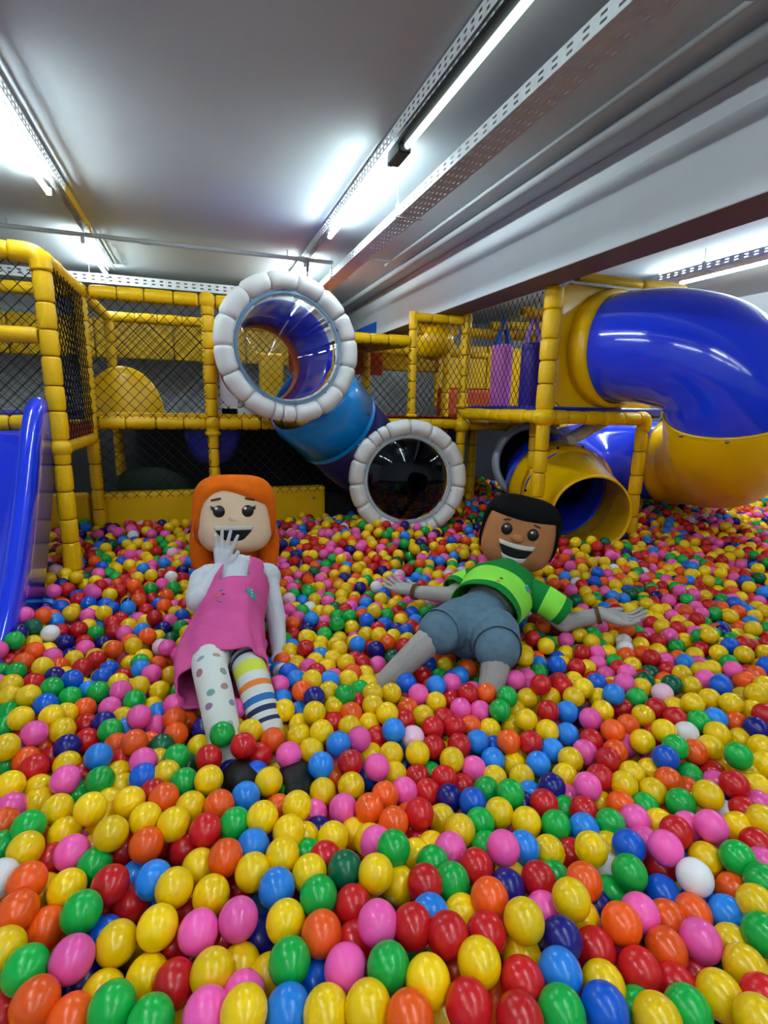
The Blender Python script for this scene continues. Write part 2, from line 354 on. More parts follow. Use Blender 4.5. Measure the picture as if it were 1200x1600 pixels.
member(TM, (2.275, YA, ZD), (2.285, YA, BZ), .044, .155)
obj('post_ring', lathe([(.03, 0), (.058, 0), (.062, .012), (.058, .03), (.03, .03)], 14, mx=Matrix.Translation((2.275, YA, 1.40))), M_FOAM, TM, smooth=True)
obj('post_ring', lathe([(.03, 0), (.05, 0), (.054, .012), (.05, .024), (.03, .024)], 14, mx=Matrix.Translation((1.775, YA, 1.31))), M_FOAM, TM, smooth=True)
obj('post_ring', lathe([(.03, 0), (.058, 0), (.062, .012), (.058, .03), (.03, .03)], 14, mx=Matrix.Translation((XM, YA, 1.15))), M_FOAM, TM, smooth=True)
member(TM, (2.275, YA, .12), (2.275, YA, ZD-.02), .042, .16)
knuckle(TM, (2.275, YA, ZD), .085, .85)
# second row
for x in (-.70, 1.72, 2.66):
    member(TM, (x, YB2, .1), (x, YB2, ZT if x < 1 else 2.0), .042, .2)
member(TM, (XA, YB2, ZT), (.95, YB2, ZT), .045, .2)
member(TM, (1.72, YB2, 1.98), (1.72, YA+.05, 1.93), .036, .25); member(TM, (1.2, YB2, 1.98), (3.2, YB2, 1.98), .036, .25)
obj('deck_board', bx((XA+.03, YA+.05, ZD-.03), (1.1, 6.6, ZD+.01)), M_DARK, TM)
obj('deck_board', bx((1.1, YA+.05, ZD-.03), (3.6, 6.6, ZD+.01)), M_DARK, TM)
obj('net_floor', bx((1.15, YA+.0, ZD+.05), (2.24, YA+.55, ZD+.075), .006), M_REDN, TM)
obj('roof_board', bx((.9, YA+.06, 1.97), (1.76, YB2, 1.99), .004), M_ORANGE, TM)
obj('roof_board', bx((.9, YB2, 1.72), (1.9, YB2+.03, 1.98), .004), M_ORANGE, TM)
for k in range(5):
    obj('wall_pad', bx((-2.6+k*.8, 6.6, 1.86), (-1.81+k*.8, 6.68, 2.28), .02), M_YPAD, TM)
obj('wall_pad', bx((.62, 5.5, 1.32), (.86, 5.58, 1.9), .02), M_YPAD, TM)
for k in range(3): obj('wall_pad', bx((2.95+k*.75, 6.3, 1.40), (3.69+k*.75, 6.38, 2.2), .02), M_YPAD, TM)
obj('side_pad', bx((2.62, 5.5, 1.28), (3.3, 5.56, 1.62), .05, seg=4), M_ORANGE, TM)
obj('wall_pad', bx((1.9, 5.5, 1.78), (2.62, 5.56, 2.1), .02), M_YPAD, TM)
net(TM, (XA+.04, YA-.03, ZD+.03), (1, 0, 0), (0, 0, 1), .81, .88); net(TM, (XA+.04, YA-.03, .68), (1, 0, 0), (0, 0, 1), .79, .54)
net(TM, (XM+.05, YA-.03, .68), (1, 0, 0), (0, 0, 1), .95, .55); net(TM, (XM+.05, YA-.03, ZD+.02), (1, 0, 0), (0, 0, 1), .9, .86, hole=(.30, .42, .37))
net(TM, (1.1, YA-.03, ZD+.06), (1, 0, 0), (0, 0, 1), .65, .64); net(TM, (1.8, YA-.03, ZD+.06), (1, 0, 0), (0, 0, 1), .46, .82, cu=.056, cv=.085)
net(TM, (XA, YB2, ZD+.05), (1, 0, 0), (0, 0, 1), 1.7, .85); net(TM, (1.0, YB2, ZD+.05), (1, 0, 0), (0, 0, 1), 1.6, .72)
net(TM, (-2.5, 6.55, 1.3), (1, 0, 0), (0, 0, 1), 4.6, 1.0, cu=.075, cv=.078)
# yellow dome barrier on the deck and navy half disc hanging below it
def half_disc(x, y, z, R, H, th, up, m, name, parent, bulge=0.):
    s = 1 if up else -1
    def fn(u, v):
        a = PI*u; r = v; return Vector((x-R*math.cos(a)*r, y-bulge*(1-r*r), z+s*H*math.sin(a)*r))
    o = obj(name, grid_mesh(fn, 32, 8), m, parent, smooth=True); solid(o, th, 0); return o
dm = thing('arch_barrier', (-.50, 4.62, 1.28), 'yellow plastic half-round barrier on the deck behind the left netting', 'barrier')
half_disc(-.535, 4.66, 1.275, .27, .37, .04, True, M_YPL, 'panel', dm, .05)
rim = obj('rim', sweep([(-.535-.27*math.cos(PI*k/24), 4.66, 1.275+.37*math.sin(PI*k/24)) for k in range(25)], .022, 10, True), M_YPL, dm, smooth=True)
dn = thing('half_round_panel', (.10, 4.36, 1.0), 'navy half-round panel hanging under the yellow rail', 'panel')
half_disc(.115, 4.40, 1.21, .205, .29, .04, False, M_MATB, 'panel', dn, .04)
obj('rim', sweep([(.115-.205*math.cos(PI*k/24), 4.4, 1.21-.29*math.sin(PI*k/24)) for k in range(25)], .016, 10, True), M_MATB, dn, smooth=True)
dd = thing('crawl_barrel', (2.27, 4.9, 1.85), 'yellow rounded barrel bottom showing below the beam behind netting', 'barrel')
obj('shell', ell((2.27, 4.92, 2.04), (.18, .25, .185), n=28, m=16), M_YPL, dd, smooth=True)
obj('crossbar', bx((2.05, 4.85, 2.10), (2.5, 4.95, 2.19), .01), M_YPL, dd)
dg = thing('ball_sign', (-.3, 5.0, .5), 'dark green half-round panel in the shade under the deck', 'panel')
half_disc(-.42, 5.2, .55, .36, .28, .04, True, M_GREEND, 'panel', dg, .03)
# low padded pit wall
pw = thing('pit_wall', (-.5, 4.46, 0), 'low yellow padded wall closing the ball pit at the back', 'pit wall')
for k, (a, b) in enumerate(((-2.5, -1.62), (-1.615, -.81), (-.80, .12), (.125, 1.04))):
    obj('wall_pad', bx((a, 4.42, 0), (b, 4.52, .70), .025, seg=3), M_YPAD, pw, smooth=False)
obj('bolt', ell((.93, 4.41, .6), (.012, .008, .012), n=8, m=6), M_STEEL, pw)
pw2 = thing('pit_wall', (2.6, 5.0, 0), 'short yellow padded wall between the lower ring and the dark tunnel mouth', 'pit wall')
obj('wall_pad', bx((2.36, 4.78, 0), (2.74, 4.88, .78), .025, seg=3), M_YPAD, pw2)
struct('underdeck_dark_sheet', bx((XL, 6.62, 0), (5., 6.66, ZD)), mat('underdeck_dark_grey', (62, 62, 68), .8))  # sheet added so the space under the deck stays dark
struct('trim_2', bx((1.06, 4.5, 0), (2.3, 4.56, .62)), M_DARK)
# ---- right frame
TR = thing('climbing_frame', (2.7, 3.6, 0), 'yellow padded frame under the beam holding the punch bags', 'climbing frame')
XP, XQ = 2.295, 3.195; ZR = 1.345
member(TR, (XP, YR, ZR+.05), (XP+.005, YR, BZ), .062, .175); member(TR, (XP, YR, .12), (XP, YR, ZR-.04), .047, .165)
knuckle(TR, (XP, YR, ZR), .088, .78)
member(TR, (2.275, YA-.06, ZR), (2.292, YR+.06, ZR), .048, .16); member(TR, (2.275, YA, ZR), (2.275, YA, ZR+.02), .05, .1)
member(TR, (XP+.06, YR, ZR), (XQ-.04, YR, ZR-.005), .048, .165)
obj('corner_pad', sweep(spline([(XQ-.06, YR, ZR-.005), (XQ, YR, ZR), (XQ+.02, YR, ZR-.05), (XQ, YR, ZR-.1)], 5), .05, 14, True), M_FOAM, TR, smooth=True)
member(TR, (XQ, YR, .12), (XQ, YR, ZR-.08), .047, .155)
member(TR, (2.35, YA, 1.24), (3.6, YA, 1.24), .046, .2)
member(TR, (2.63, 4.7, .1), (2.63, 4.7, 1.2), .045, .16)
member(TR, (2.55, 3.55, .8), (2.55, 3.55, 1.3), .04, .12)
for y in (3.55, 4.0): member(TR, (2.36, y, 2.12-(y-3.5)*.1), (3.3, y+.1, 2.14), .04, .17)
member(TR, (2.3, YA, 2.05), (3.3, YA, 2.05), .04, .17)
obj('deck_mat', bx((2.31, YR+.02, ZR+.0), (3.4, YA-.02, ZR+.075), .02, seg=3), M_MATB, TR)
net(TR, (2.262, YR+.07, ZR+.06), (0, 1, 0), (0, 0, 1), YA-YR-.12, .78, cu=.06, cv=.085)
# punching bags
def bag(name, p, R, L, label, m, ms, a0):
    t = thing(name, (p[0], p[1], p[2]-L), label, 'punching bag')
    prof = [(0, 0), (R*.86, 0), (R*.97, .008), (R, .03), (R*1.01, L*.5), (R, L-.03), (R*.97, L-.008), (R*.86, L), (0, L)]
    obj('bag', lathe(prof, 24, mx=Matrix.Translation((p[0], p[1], p[2]-L))), m, t, smooth=True)
    obj('band', lathe([(R*1.0, 0), (R*1.03, .003), (R*1.03, .02), (R*1.0, .023)], 24, mx=Matrix.Translation((p[0], p[1], p[2]-.06))), m, t, smooth=True)
    for k in range(4):
        a = a0+k*PI/2; d = Vector((math.cos(a), math.sin(a), 0)); s = Vector((-d.y, d.x, 0))
        A = Vector(p)+d*R*.96+Vector((0, 0, -.02)); B = Vector((p[0], p[1], p[2]+.23))
        bm = bmesh.new(); q = [bm.verts.new(v) for v in (A-s*.022, A+s*.022, B+s*.012, B-s*.012)]; bm.faces.new(q); solid(obj('strap', bm, ms, t), .004, 0)
bag('punch_bag', (2.475, 3.98, 1.925), .088, .535, 'pink punching bag hanging from blue straps behind netting', M_PINK, M_STRAPB, .5)
bag('punch_bag', (2.495, 3.58, 1.90), .084, .52, 'purple punching bag hanging from violet straps beside the thick yellow post', M_PURP, M_STRAPP, .3)

# ================================================================== TUNNEL SLIDE WITH WHITE RINGED WINDOWS
TS = thing('tunnel_slide', (1.1, 3.8, .4), 'blue tunnel slide with two round windows ringed by white foam', 'slide')
def arc_pad(R, r, a0, a1, n=8, m=10):
    """curved foam sausage about local z"""
    bm = bmesh.new(); N = n; rings = []
    for i in range(N+1):
        t_ = i/N; e = abs(2*t_-1); s = 1 if e < .75 else (1-((e-.75)/.25)**2*.16); a = a0+(a1-a0)*t_; c = Vector((math.cos(a), math.sin(a), 0))
        rings.append([bm.verts.new(c*(R+r*s*math.cos(2*PI*k/m))+Vector((0, 0, r*1.0*s*math.sin(2*PI*k/m)))) for k in range(m)])
    for a, b in zip(rings, rings[1:]):
        for k in range(m): bm.faces.new((a[k], b[k], b[(k+1) % m], a[(k+1) % m]))
    bm.faces.new(rings[0]); bm.faces.new(rings[-1][::-1]); return bm
def ring_window(P, N, sizes, glass, bulge, parent, a_start=.3, Rg=.338):
    """porthole: local z = outward normal N"""
    P, N = Vector(P), Vector(N).normalized(); mx = axis_mx(P, P+N)
    fl = obj('window_flange', lathe([(Rg-.012, -.03), (Rg-.012, .012), (Rg+.05, .012), (Rg+.06, .004), (Rg+.06, -.03)], 64, mx=mx), M_GREYP, parent, smooth=False)
    g = lathe([(Rg*math.sin(t_*PI/2/12), bulge*math.cos(t_*PI/2/12)) for t_ in range(13)], 56, mx=mx); obj('window_dome', g, glass, fl, smooth=True)
    obj('dome_rim', lathe([(Rg-.012, .012), (Rg-.004, .02), (Rg+.006, .02), (Rg+.012, .012)], 64, mx=mx), M_RIMB if glass is M_GLASS else M_GREYP, fl, smooth=True)
    tot = sum(sizes); a = a_start
    for s in sizes:
        da = s/tot*2*PI; gp = .007
        obj('foam_pad', arc_pad(Rg+.072, .061 if s > .5 else .054, a+gp, a+da-gp), M_WFOAM, fl, mx, smooth=True); a += da
    for k in range(10):
        c = mx @ Vector(((Rg+.018)*math.cos(.4+k*PI/5), (Rg+.018)*math.sin(.4+k*PI/5), .014)); obj('bolt', ell(c, (.009, .009, .009), n=8, m=6), M_STEEL, fl)
    return mx
M_RIMB = mat('pale_blue_rim', (126, 160, 196), .2)
P1 = Vector(atd(452, 545, 3.3)); P1b = Vector(atd(399, 575, 4.12)); N1 = (P1-P1b).normalized()
ring_window(P1, N1, [1, 1.05, 1, 1.1, 1, .95, 1, 1, .35, .5, 1, 1.05, 1, 1, .95, 1], M_GLASS, .10, TS, 1.0)
dr = obj('upper_drum', sweep([P1-N1*.01, P1-N1*.25, P1-N1*.5, P1-N1*.72], [.335, .335, .32, .30], 48), M_BLUE, TS, smooth=True); solid(dr, .012, 0)
q = obj('drum_collar', sweep([P1-N1*.70, P1-N1*.84], .295, 48), M_ORANGE, TS, smooth=True); solid(q, .012, 0)
pl = bmesh.new(); pc = P1-N1*.76
gx = [(-.30, -.36), (.30, -.36), (.30, .36), (-.30, .36)]
obj('mounting_board', bx((pc.x-.30, YA+.02, 1.30), (pc.x-.17, YA+.04, 2.06), .006), M_WALL, TS); obj('mounting_board', bx((pc.x+.335, YA+.02, 1.30), (pc.x+.42, YA+.04, 2.06), .006), M_WALL, TS)
obj('mounting_board', bx((pc.x-.30, YA+.02, 1.28), (pc.x+.335, YA+.04, 1.36), .004), M_WALL, TS)
TA, TB = Vector(atd(474, 612, 3.95)), Vector(atd(632, 776, 5.1)); tv = TB-TA
TM_ = TA+tv*.26
q = obj('sky_blue_sleeve', sweep([TA+tv*.015, TA+tv*.06, TM_], [.335, .366, .37], 48), M_LBLUE, TS, smooth=True); solid(q, .012, 0)
obj('sleeve_lip', sweep([TM_-tv*.012, TM_+tv*.012], .378, 48), M_LBLUE, TS, smooth=True)
for a in (.2, 1.2, 2.2, 3.2, 4.2, 5.2):
    _, u, v = frame_of(tv); c = TM_-tv.normalized()*.05+(u*math.cos(a)+v*math.sin(a))*.372; obj('bolt', ell(c, (.011, .011, .011), n=8, m=6), M_BLACK, TS)
q = obj('navy_tube', sweep([TM_+tv*.0, TA+tv*.7, TB+tv*.1], .358, 48), M_NAVY, TS, smooth=True); solid(q, .012, 0)
P2 = Vector(atd(638, 750, 4.0)); N2 = (Vector((.85, .2, .95))-P2).normalized()
ring_window(P2, N2, [1, 1, 1, 1, .95, 1, .4, .45, 1, 1, 1, 1, 1.05, 1, .4, .45, 1], M_DGLASS, .07, TS, -.55, .33)
q = obj('lower_drum', sweep([P2-N2*.01, P2-N2*.3, P2-N2*.62], [.335, .34, .335], 48), M_NAVY, TS, smooth=True); solid(q, .012, 0)
obj('lower_drum_end', lathe([(0, 0), (.33, 0), (.33, .01), (0, .01)], 40, mx=axis_mx(P2-N2*.62, P2)), M_NAVY, TS)
# dark tunnel mouth with grey rim
TT = thing('tunnel_mouth', (2.9, 4.1, .5), 'grey rimmed dark tunnel mouth behind the yellow hood', 'tunnel')
P3 = Vector(atd(832, 722, 4.75)); N3 = Vector((-.45, -1, .05)).normalized(); mx3 = axis_mx(P3, P3+N3)
obj('rim', lathe([(.30, -.02), (.30, .03), (.325, .05), (.35, .04), (.365, .0), (.365, -.05)], 48, mx=mx3), M_GREYP, TT, smooth=True)
q = obj('tube', sweep([P3, P3-N3*.5], .305, 40), M_NAVY, TT, smooth=True); solid(q, .01, 0)
obj('end_panel', lathe([(0, 0), (.31, 0), (.31, .01), (0, .01)], 32, mx=axis_mx(P3-N3*.5, P3)), M_DARK, TT)

# ================================================================== BIG SPIRAL TUBE SLIDE
SS = thing('spiral_slide', (3.2, 2.9, .4), 'big glossy blue spiral tube slide with yellow elbow and yellow exit hood', 'slide')
RB = .375
S0 = Vector((2.885, 3.13, 1.83))
_full = spline([(2.875, 3.16, 1.83), (2.90, 2.95, 1.83), (2.97, 2.72, 1.80), (3.07, 2.53, 1.72), (3.15, 2.44, 1.59), (3.21, 2.43, 1.45), (3.31, 2.49, 1.29), (3.56, 2.66, 1.14), (3.92, 2.98, 1.03), (4.16, 3.36, .97), (4.17, 3.66, .94), (4.02, 3.98, .92), (3.7, 4.18, .9), (3.35, 4.18, .87), (3.05, 3.98, .81), (2.90, 3.74, .75), (2.86, 3.5, .71)], 6)
up_path, lo_path, nv_path = _full[:33], _full[31:62], _full[60:]
q = obj('upper_tube', sweep(up_path, RB, 56), M_BLUE, SS, smooth=True); solid(q, .012)
q = obj('collar', sweep([(2.87, 3.17, 1.83), (2.88, 3.10, 1.83), (2.885, 3.08, 1.83)], [.42, .41, .385], 56), M_YPL, SS, smooth=True); solid(q, .015)
# square entry plate with a round hole
def plate_hole(x0, x1, z0, z1, y, cx, cz, r, th, m, parent, n=48):
    bm = bmesh.new(); I, O = [], []
    for k in range(n):
        a = 2*PI*k/n; c, s = math.cos(a), math.sin(a); I.append(bm.verts.new((cx+r*c, y, cz+r*s)))
        tx = ((x1-cx)/c if c > 1e-6 else (x0-cx)/c if c < -1e-6 else 1e9); tz = ((z1-cz)/s if s > 1e-6 else (z0-cz)/s if s < -1e-6 else 1e9); t_ = min(tx, tz); O.append(bm.verts.new((cx+c*t_, y, cz+s*t_)))
    for k in range(n): bm.faces.new((I[k], I[(k+1) % n], O[(k+1) % n], O[k]))
    return solid(obj('entry_plate', bm, m, parent), th, 0)
plate_hole(2.40, 3.36, 1.42, 2.25, 3.16, 2.875, 1.83, .38, .02, M_YPL, SS)
for a, b in (((2.385, 3.13, 1.40), (2.405, 3.15, 2.25)), ((2.385, 3.13, 1.40), (3.36, 3.15, 1.42)), ((2.45, 3.12, 2.24), (3.36, 3.14, 2.26))):
    obj('plate_edge', bx(a, b, .003, seg=1), M_GALV, SS)
member(SS, (2.55, 3.2, 2.30), (3.55, 3.2, 2.30), .045, .45)
q = obj('yellow_elbow', sweep(lo_path, .388, 56), M_YPL, SS, smooth=True); solid(q, .012)
obj('elbow_lip', sweep([lo_path[0], Vector(lo_path[0]).lerp(Vector(lo_path[1]), .4)], .396, 56), M_YPL, SS, smooth=True)
_, u_, v_ = frame_of(Vector(lo_path[1])-Vector(lo_path[0]))
for k in range(9):
    a = k*2*PI/9; obj('bolt', ell(Vector(lo_path[0]).lerp(Vector(lo_path[1]), .7)+(u_*math.cos(a)+v_*math.sin(a))*.392, (.012, .012, .012), n=8, m=6), M_STEEL, SS)
q = obj('lower_tube', sweep(nv_path, .375, 56), M_BLUE, SS, smooth=True); solid(q, .012)
# yellow exit hood: short straight piece facing the front of the pit
hd = spline([(2.90, 3.72, .74), (2.865, 3.5, .70), (2.83, 3.38, .69), (2.76, 3.18, .665), (2.69, 2.98, .64)], 6)
q = obj('exit_hood', sweep(hd, [.408-.108*max(0, i/(len(hd)-1)-.2)**.8*1.19 for i in range(len(hd))], 56), M_YPL, SS, smooth=True); solid(q, .014)
obj('hood_flange', sweep([(2.868, 3.51, .70), (2.858, 3.46, .70)], .42, 56), M_YPL, SS, smooth=True)
for a in (.2, .75, 1.3, 1.9, 2.5, 3.0):
    obj('bolt', ell((2.862+.418*math.cos(a), 3.47, .70+.418*math.sin(a)), (.012, .012, .012), n=8, m=6), M_BLACK, SS)
# white foam ring seen edge-on below the rail
WR = thing('foam_roll', (3.0, 3.65, 1.15), 'white foam roll resting on the lower blue tube under the yellow rail', 'foam roll')
_a, _b = Vector(atd(884, 690, 4.28)), Vector(atd(944, 657, 4.28)); _mx = axis_mx(_a, _b); _o = 0
for l in (.07, .17, .15):
    q = obj('foam_pad', PAD, None, WR, _mx @ Matrix.Translation((0, 0, _o)) @ Matrix.Diagonal((.055, .055, l-.004, 1))); q.material_slots[0].link = 'OBJECT'; q.material_slots[0].material = M_WFOAM; _o += l

# ================================================================== BLUE SLIDE AT THE LEFT
def wave_slide():
    t = thing('wave_slide', (-1.1, 2.9, .3), 'royal blue open slide coming down from the left tower', 'slide')
    path = spline([(3.40, 1.27), (3.30, 1.26), (3.18, 1.16), (3.02, .95), (2.85, .74), (2.68, .56), (2.5, .40), (2.3, .28), (2.1, .2)], 6)
    x0, x1 = -1.36, -.80
    sec = [(x1+.03, -.24), (x1+.035, .06), (x1+.03, .12), (x1+.0, .145), (x1-.035, .135), (x1-.05, .10), (x1-.06, .0), (x1-.10, -.035), ((x0+x1)/2, -.045), (x0+.10, -.035), (x0+.06, 0), (x0+.05, .1), (x0+.035, .135), (x0, .145), (x0-.03, .12), (x0-.035, .06), (x0-.03, -.24)]
    bm = bmesh.new(); rows = []
    for i, (y, z) in enumerate(path):
        a, b = path[max(0, i-1)], path[min(len(path)-1, i+1)]; d = np.array([b[0]-a[0], b[1]-a[1]]); d = d/np.linalg.norm(d); n = np.array([d[1], -d[0]]); n = n if n[1] > 0 else -n
        rows.append([bm.verts.new((x, y+n[0]*h_, z+n[1]*h_)) for x, h_ in sec])
    for a, b in zip(rows, rows[1:]):
        for k in range(len(sec)-1): bm.faces.new((a[k], a[k+1], b[k+1], b[k]))
    o = obj('chute', bm, M_BLUE, t, smooth=True); solid(o, .012)
    return t
wave_slide()

# ================================================================== PEOPLE IN COSTUME HEADS
OBST = []                                     # capsules the balls rest against: (p, q, r)
def capsule(bm, p, q, r0, r1, n=14):
    p, q = Vector(p), Vector(q); d = (q-p).normalized(); pts, rad = [], []
    for k in range(5): a = PI/2*(1-k/4); pts.append(p-d*r0*math.sin(a)); rad.append(max(r0*math.cos(a), 1e-4))
    for k in range(5): a = PI/2*k/4; pts.append(q+d*r1*math.sin(a)); rad.append(max(r1*math.cos(a), 1e-4))
    sweep(pts, rad, n, True, bm)
def body(name, parent, caps, m, voxel=.0045, smooth=3, obst=99):
    bm = bmesh.new()
    for i_, (p, q, a, b) in enumerate(caps):
        capsule(bm, p, q, a, b)
        if i_ < obst and a > .03: OBST.append((np.array(p, float), np.array(q, float), (a+b)/2))
    o = obj(name, bm, m, parent); r = o.modifiers.new('one_surface', 'REMESH'); r.mode = 'VOXEL'; r.voxel_size = voxel; r.use_smooth_shade = True
    s = o.modifiers.new('soften', 'SMOOTH'); s.factor = .5; s.iterations = smooth; return o
def hand(wrist, d, nrm, thumb, sc=1., curl=.35):
    """capsules of a gloved hand: palm, four fingers of unequal length, thumb"""
    W, d, n = Vector(wrist), Vector(d).normalized(), Vector(nrm); n = (n-d*n.dot(d)).normalized(); s = d.cross(n)*thumb; out = []
    for k in (-1, -.33, .33, 1): out.append((W, W+(d*.058+s*.025*k)*sc, .022*sc, .0155*sc))
    for k, L in ((-1, .056), (-.33, .074), (.33, .080), (1, .070)):
        b = W+(d*.060+s*.027*k)*sc; dd = (d+s*.30*k).normalized(); m1 = b+dd*L*.55*sc-n*L*.12*sc; m2 = m1+(dd-n*curl*2).normalized()*L*.55*sc
        out += [(b, m1, .0095*sc, .0085*sc), (m1, m2, .0085*sc, .007*sc)]
    b = W+(d*.018+s*.022)*sc; m1 = b+(d*.6+s*.8).normalized()*.034*sc; m2 = m1+(d*.9+s*.4-n*.2).normalized()*.03*sc
    out += [(b, m1, .013*sc, .011*sc), (m1, m2, .011*sc, .009*sc)]
    return out
def loft(secs, n=36, mats=None, wob=None):
    bm = bmesh.new(); rings = []
    for i, (c, u, v) in enumerate(secs):
        c, u, v = Vector(c), Vector(u), Vector(v); ring = []
        for k in range(n):
            a = 2*PI*k/n; f = 1+(wob(i/(len(secs)-1), a) if wob else 0); ring.append(bm.verts.new(c+(u*math.cos(a)+v*math.sin(a))*f))
        rings.append(ring)
    for i, (a, b) in enumerate(zip(rings, rings[1:])):
        for k in range(n):
            f = bm.faces.new((a[k], a[(k+1) % n], b[(k+1) % n], b[k]))
            if mats: f.material_index = mats[min(i, len(mats)-1)]
    return bm
def lerp_secs(keys, m=6):
    out = []
    for j in range(3): pass
    C = [spline([k[j] for k in keys], m) for j in range(3)]
    return list(zip(*C))
class Head:
    def __init__(s, parent, c, A, B, Cz, n, roll, tilt, turn=0.):
        s.parent, s.A, s.B, s.C, s.n = parent, A, B, Cz, n; c = Vector(c); f = (Vector(CAM)-c); f.z *= tilt; f.normalize(); Y = -f
        Z = Vector((0, 0, 1)); Z = (Z-Y*Z.dot(Y)).normalized(); X = Y.cross(Z)
        s.mx = Matrix(((X.x, Y.x, Z.x, c.x), (X.y, Y.y, Z.y, c.y), (X.z, Y.z, Z.z, c.z), (0, 0, 0, 1))) @ Matrix.Rotation(roll, 4, 'Y') @ Matrix.Rotation(turn, 4, 'Z')
    def shape(s, a, ph, k=1.):
        d = (math.sin(ph)*math.sin(a), -math.sin(ph)*math.cos(a), math.cos(ph)); n = s.n
        t_ = (abs(d[0]/s.A)**n+abs(d[1]/s.B)**n+abs(d[2]/s.C)**n)**(-1/n)
        p = Vector(d)*t_*k; p.x *= 1-.05*max(0, -p.z/s.C-.3)*0; return p
    def skin(s, m, name='costume_head'):
        g = bmesh.new(); bmesh.ops.create_uvsphere(g, u_segments=56, v_segments=36, radius=1)
        for v in g.verts:
            d = v.co.normalized(); n = s.n; t_ = (abs(d.x/s.A)**n+abs(d.y/s.B)**n+abs(d.z/s.C)**n)**(-1/n); v.co = d*t_
        s.o = obj(name, g, m, s.parent, s.mx, smooth=True); return s.o
    def cap(s, m, zmin, k=1.06, th=.03, name='hair', na=96, nph=22):
        """hair shell from the crown down to zmin(azimuth); azimuth 0 = front"""
        def fn(u, v):
            a = -PI+2*PI*u; z = zmin(a); lo, hi = .01, PI-.05
            for _ in range(24):
                mid = (lo+hi)/2
                if s.shape(a, mid).z > z: lo = mid
                else: hi = mid
            e = k if v < .9 else k-(k-1.0)*((v-.9)/.1)**2*.9
            return s.shape(a, .001+(lo-.001)*v, e)
        g = grid_mesh(fn, na, nph); bmesh.ops.remove_doubles(g, verts=g.verts, dist=1e-5)
        return obj(name, g, m, s.o, s.mx_rel(), smooth=True)
    def mx_rel(s): return s.mx
    def front(s, x, z): return -s.B*max(0., 1-abs(x/s.A)**s.n-abs(z/s.C)**s.n)**(1/s.n)
    def patch(s, name, fn, m, off_=.003, nu=20, nv=8, th=.004):
        def g(u, v):
            x, z = fn(2*u-1, v); return Vector((x, s.front(x, z)-off_, z))
        return solid(obj(name, grid_mesh(g, nu, nv), m, s.o, s.mx, smooth=True), th, 0)
    def ball(s, name, x, z, r, m, off_=0., rot=None, par=None, y=None):
        return obj(name, ell((x, (s.front(x, z) if y is None else y)-off_, z), r, rot, 20, 12), m, par or s.o, s.mx, smooth=True)
M_SKG = mat('peach_foam', (255, 220, 186), .8, .2, .04, 10, .05, 200); M_SKB = mat('tan_foam', (190, 126, 82), .8, .2, .06, 8, .05, 200)
M_HAIRO = mat('orange_plush', (240, 108, 14), .85, .15, .05, 20, .25, 400); M_HAIRB = mat('black_plush', (16, 16, 20), .85, .15, .05, 20, .25, 400)
M_EYE = mat('eye_black', (26, 20, 20), .3); M_EYEW = mat('eye_white', (240, 240, 240), .5); M_MOUTH = mat('mouth_black', (8, 7, 9), .7); M_TEETH = mat('teeth_white', (232, 226, 220), .6)
M_BROWG = mat('brow_brown', (70, 36, 22), .8); M_WCLOTH = mat('white_cloth', (214, 216, 224), .85, .2, .05, 12, .15, 120); M_GCLOTH = mat('grey_tights', (176, 170, 168), .85, .2, .06, 12, .12, 160)
M_DRESS = mat('pink_cotton', (222, 88, 156), .8, .2, .08, 9, 1.0, 11); M_DENIM = mat('slate_denim', (98, 126, 146), .85, .2, .1, 30, .9, 16)
M_SHIRT = mat('green_jersey', (8, 136, 54), .75, .25, .06, 10, .8, 12); M_NEON = mat('lime_jersey', (150, 242, 80), .7, .25, .05, 10, .8, 12); M_WRIST = mat('brown_band', (96, 62, 48), .8)
M_TEAL = mat('turquoise_print', (40, 168, 170), .7); M_OPR = mat('orange_print', (232, 110, 60), .7); M_BPR = mat('blue_print', (60, 110, 170), .7); M_DPR = mat('plum_print', (90, 30, 60), .7)
M_SHOE = mat('black_shoe', (10, 10, 12), .5, .4)
def uv_leg(name, rings, m, parent, n=24):
    """stocking: lofted tube with a uv map (u around, v along in metres)"""
    bm = bmesh.new(); R = []; uvl = bm.loops.layers.uv.new('UVMap'); P = [Vector(c) for c, r in rings]; L = [0.]
    for a, b in zip(P, P[1:]): L.append(L[-1]+(b-a).length)
    u = None
    for i, (c, r) in enumerate(rings):
        T = (P[min(i+1, len(P)-1)]-P[max(0, i-1)]).normalized()
        if u is None: u = T.cross(Vector((0, 0, 1))).normalized()
        u = (u-T*u.dot(T)).normalized(); v = T.cross(u); R.append([bm.verts.new(P[i]+(u*math.cos(2*PI*k/n)+v*math.sin(2*PI*k/n))*r) for k in range(n)])
    for i in range(len(R)-1):
        for k in range(n):
            f = bm.faces.new((R[i][k], R[i][(k+1) % n], R[i+1][(k+1) % n], R[i+1][k]))
            for lp, (uu, vv) in zip(f.loops, ((k/n, L[i]), ((k+1)/n, L[i]), ((k+1)/n, L[i+1]), (k/n, L[i+1]))): lp[uvl].uv = (uu, vv)
    return obj(name, bm, m, parent, smooth=True)
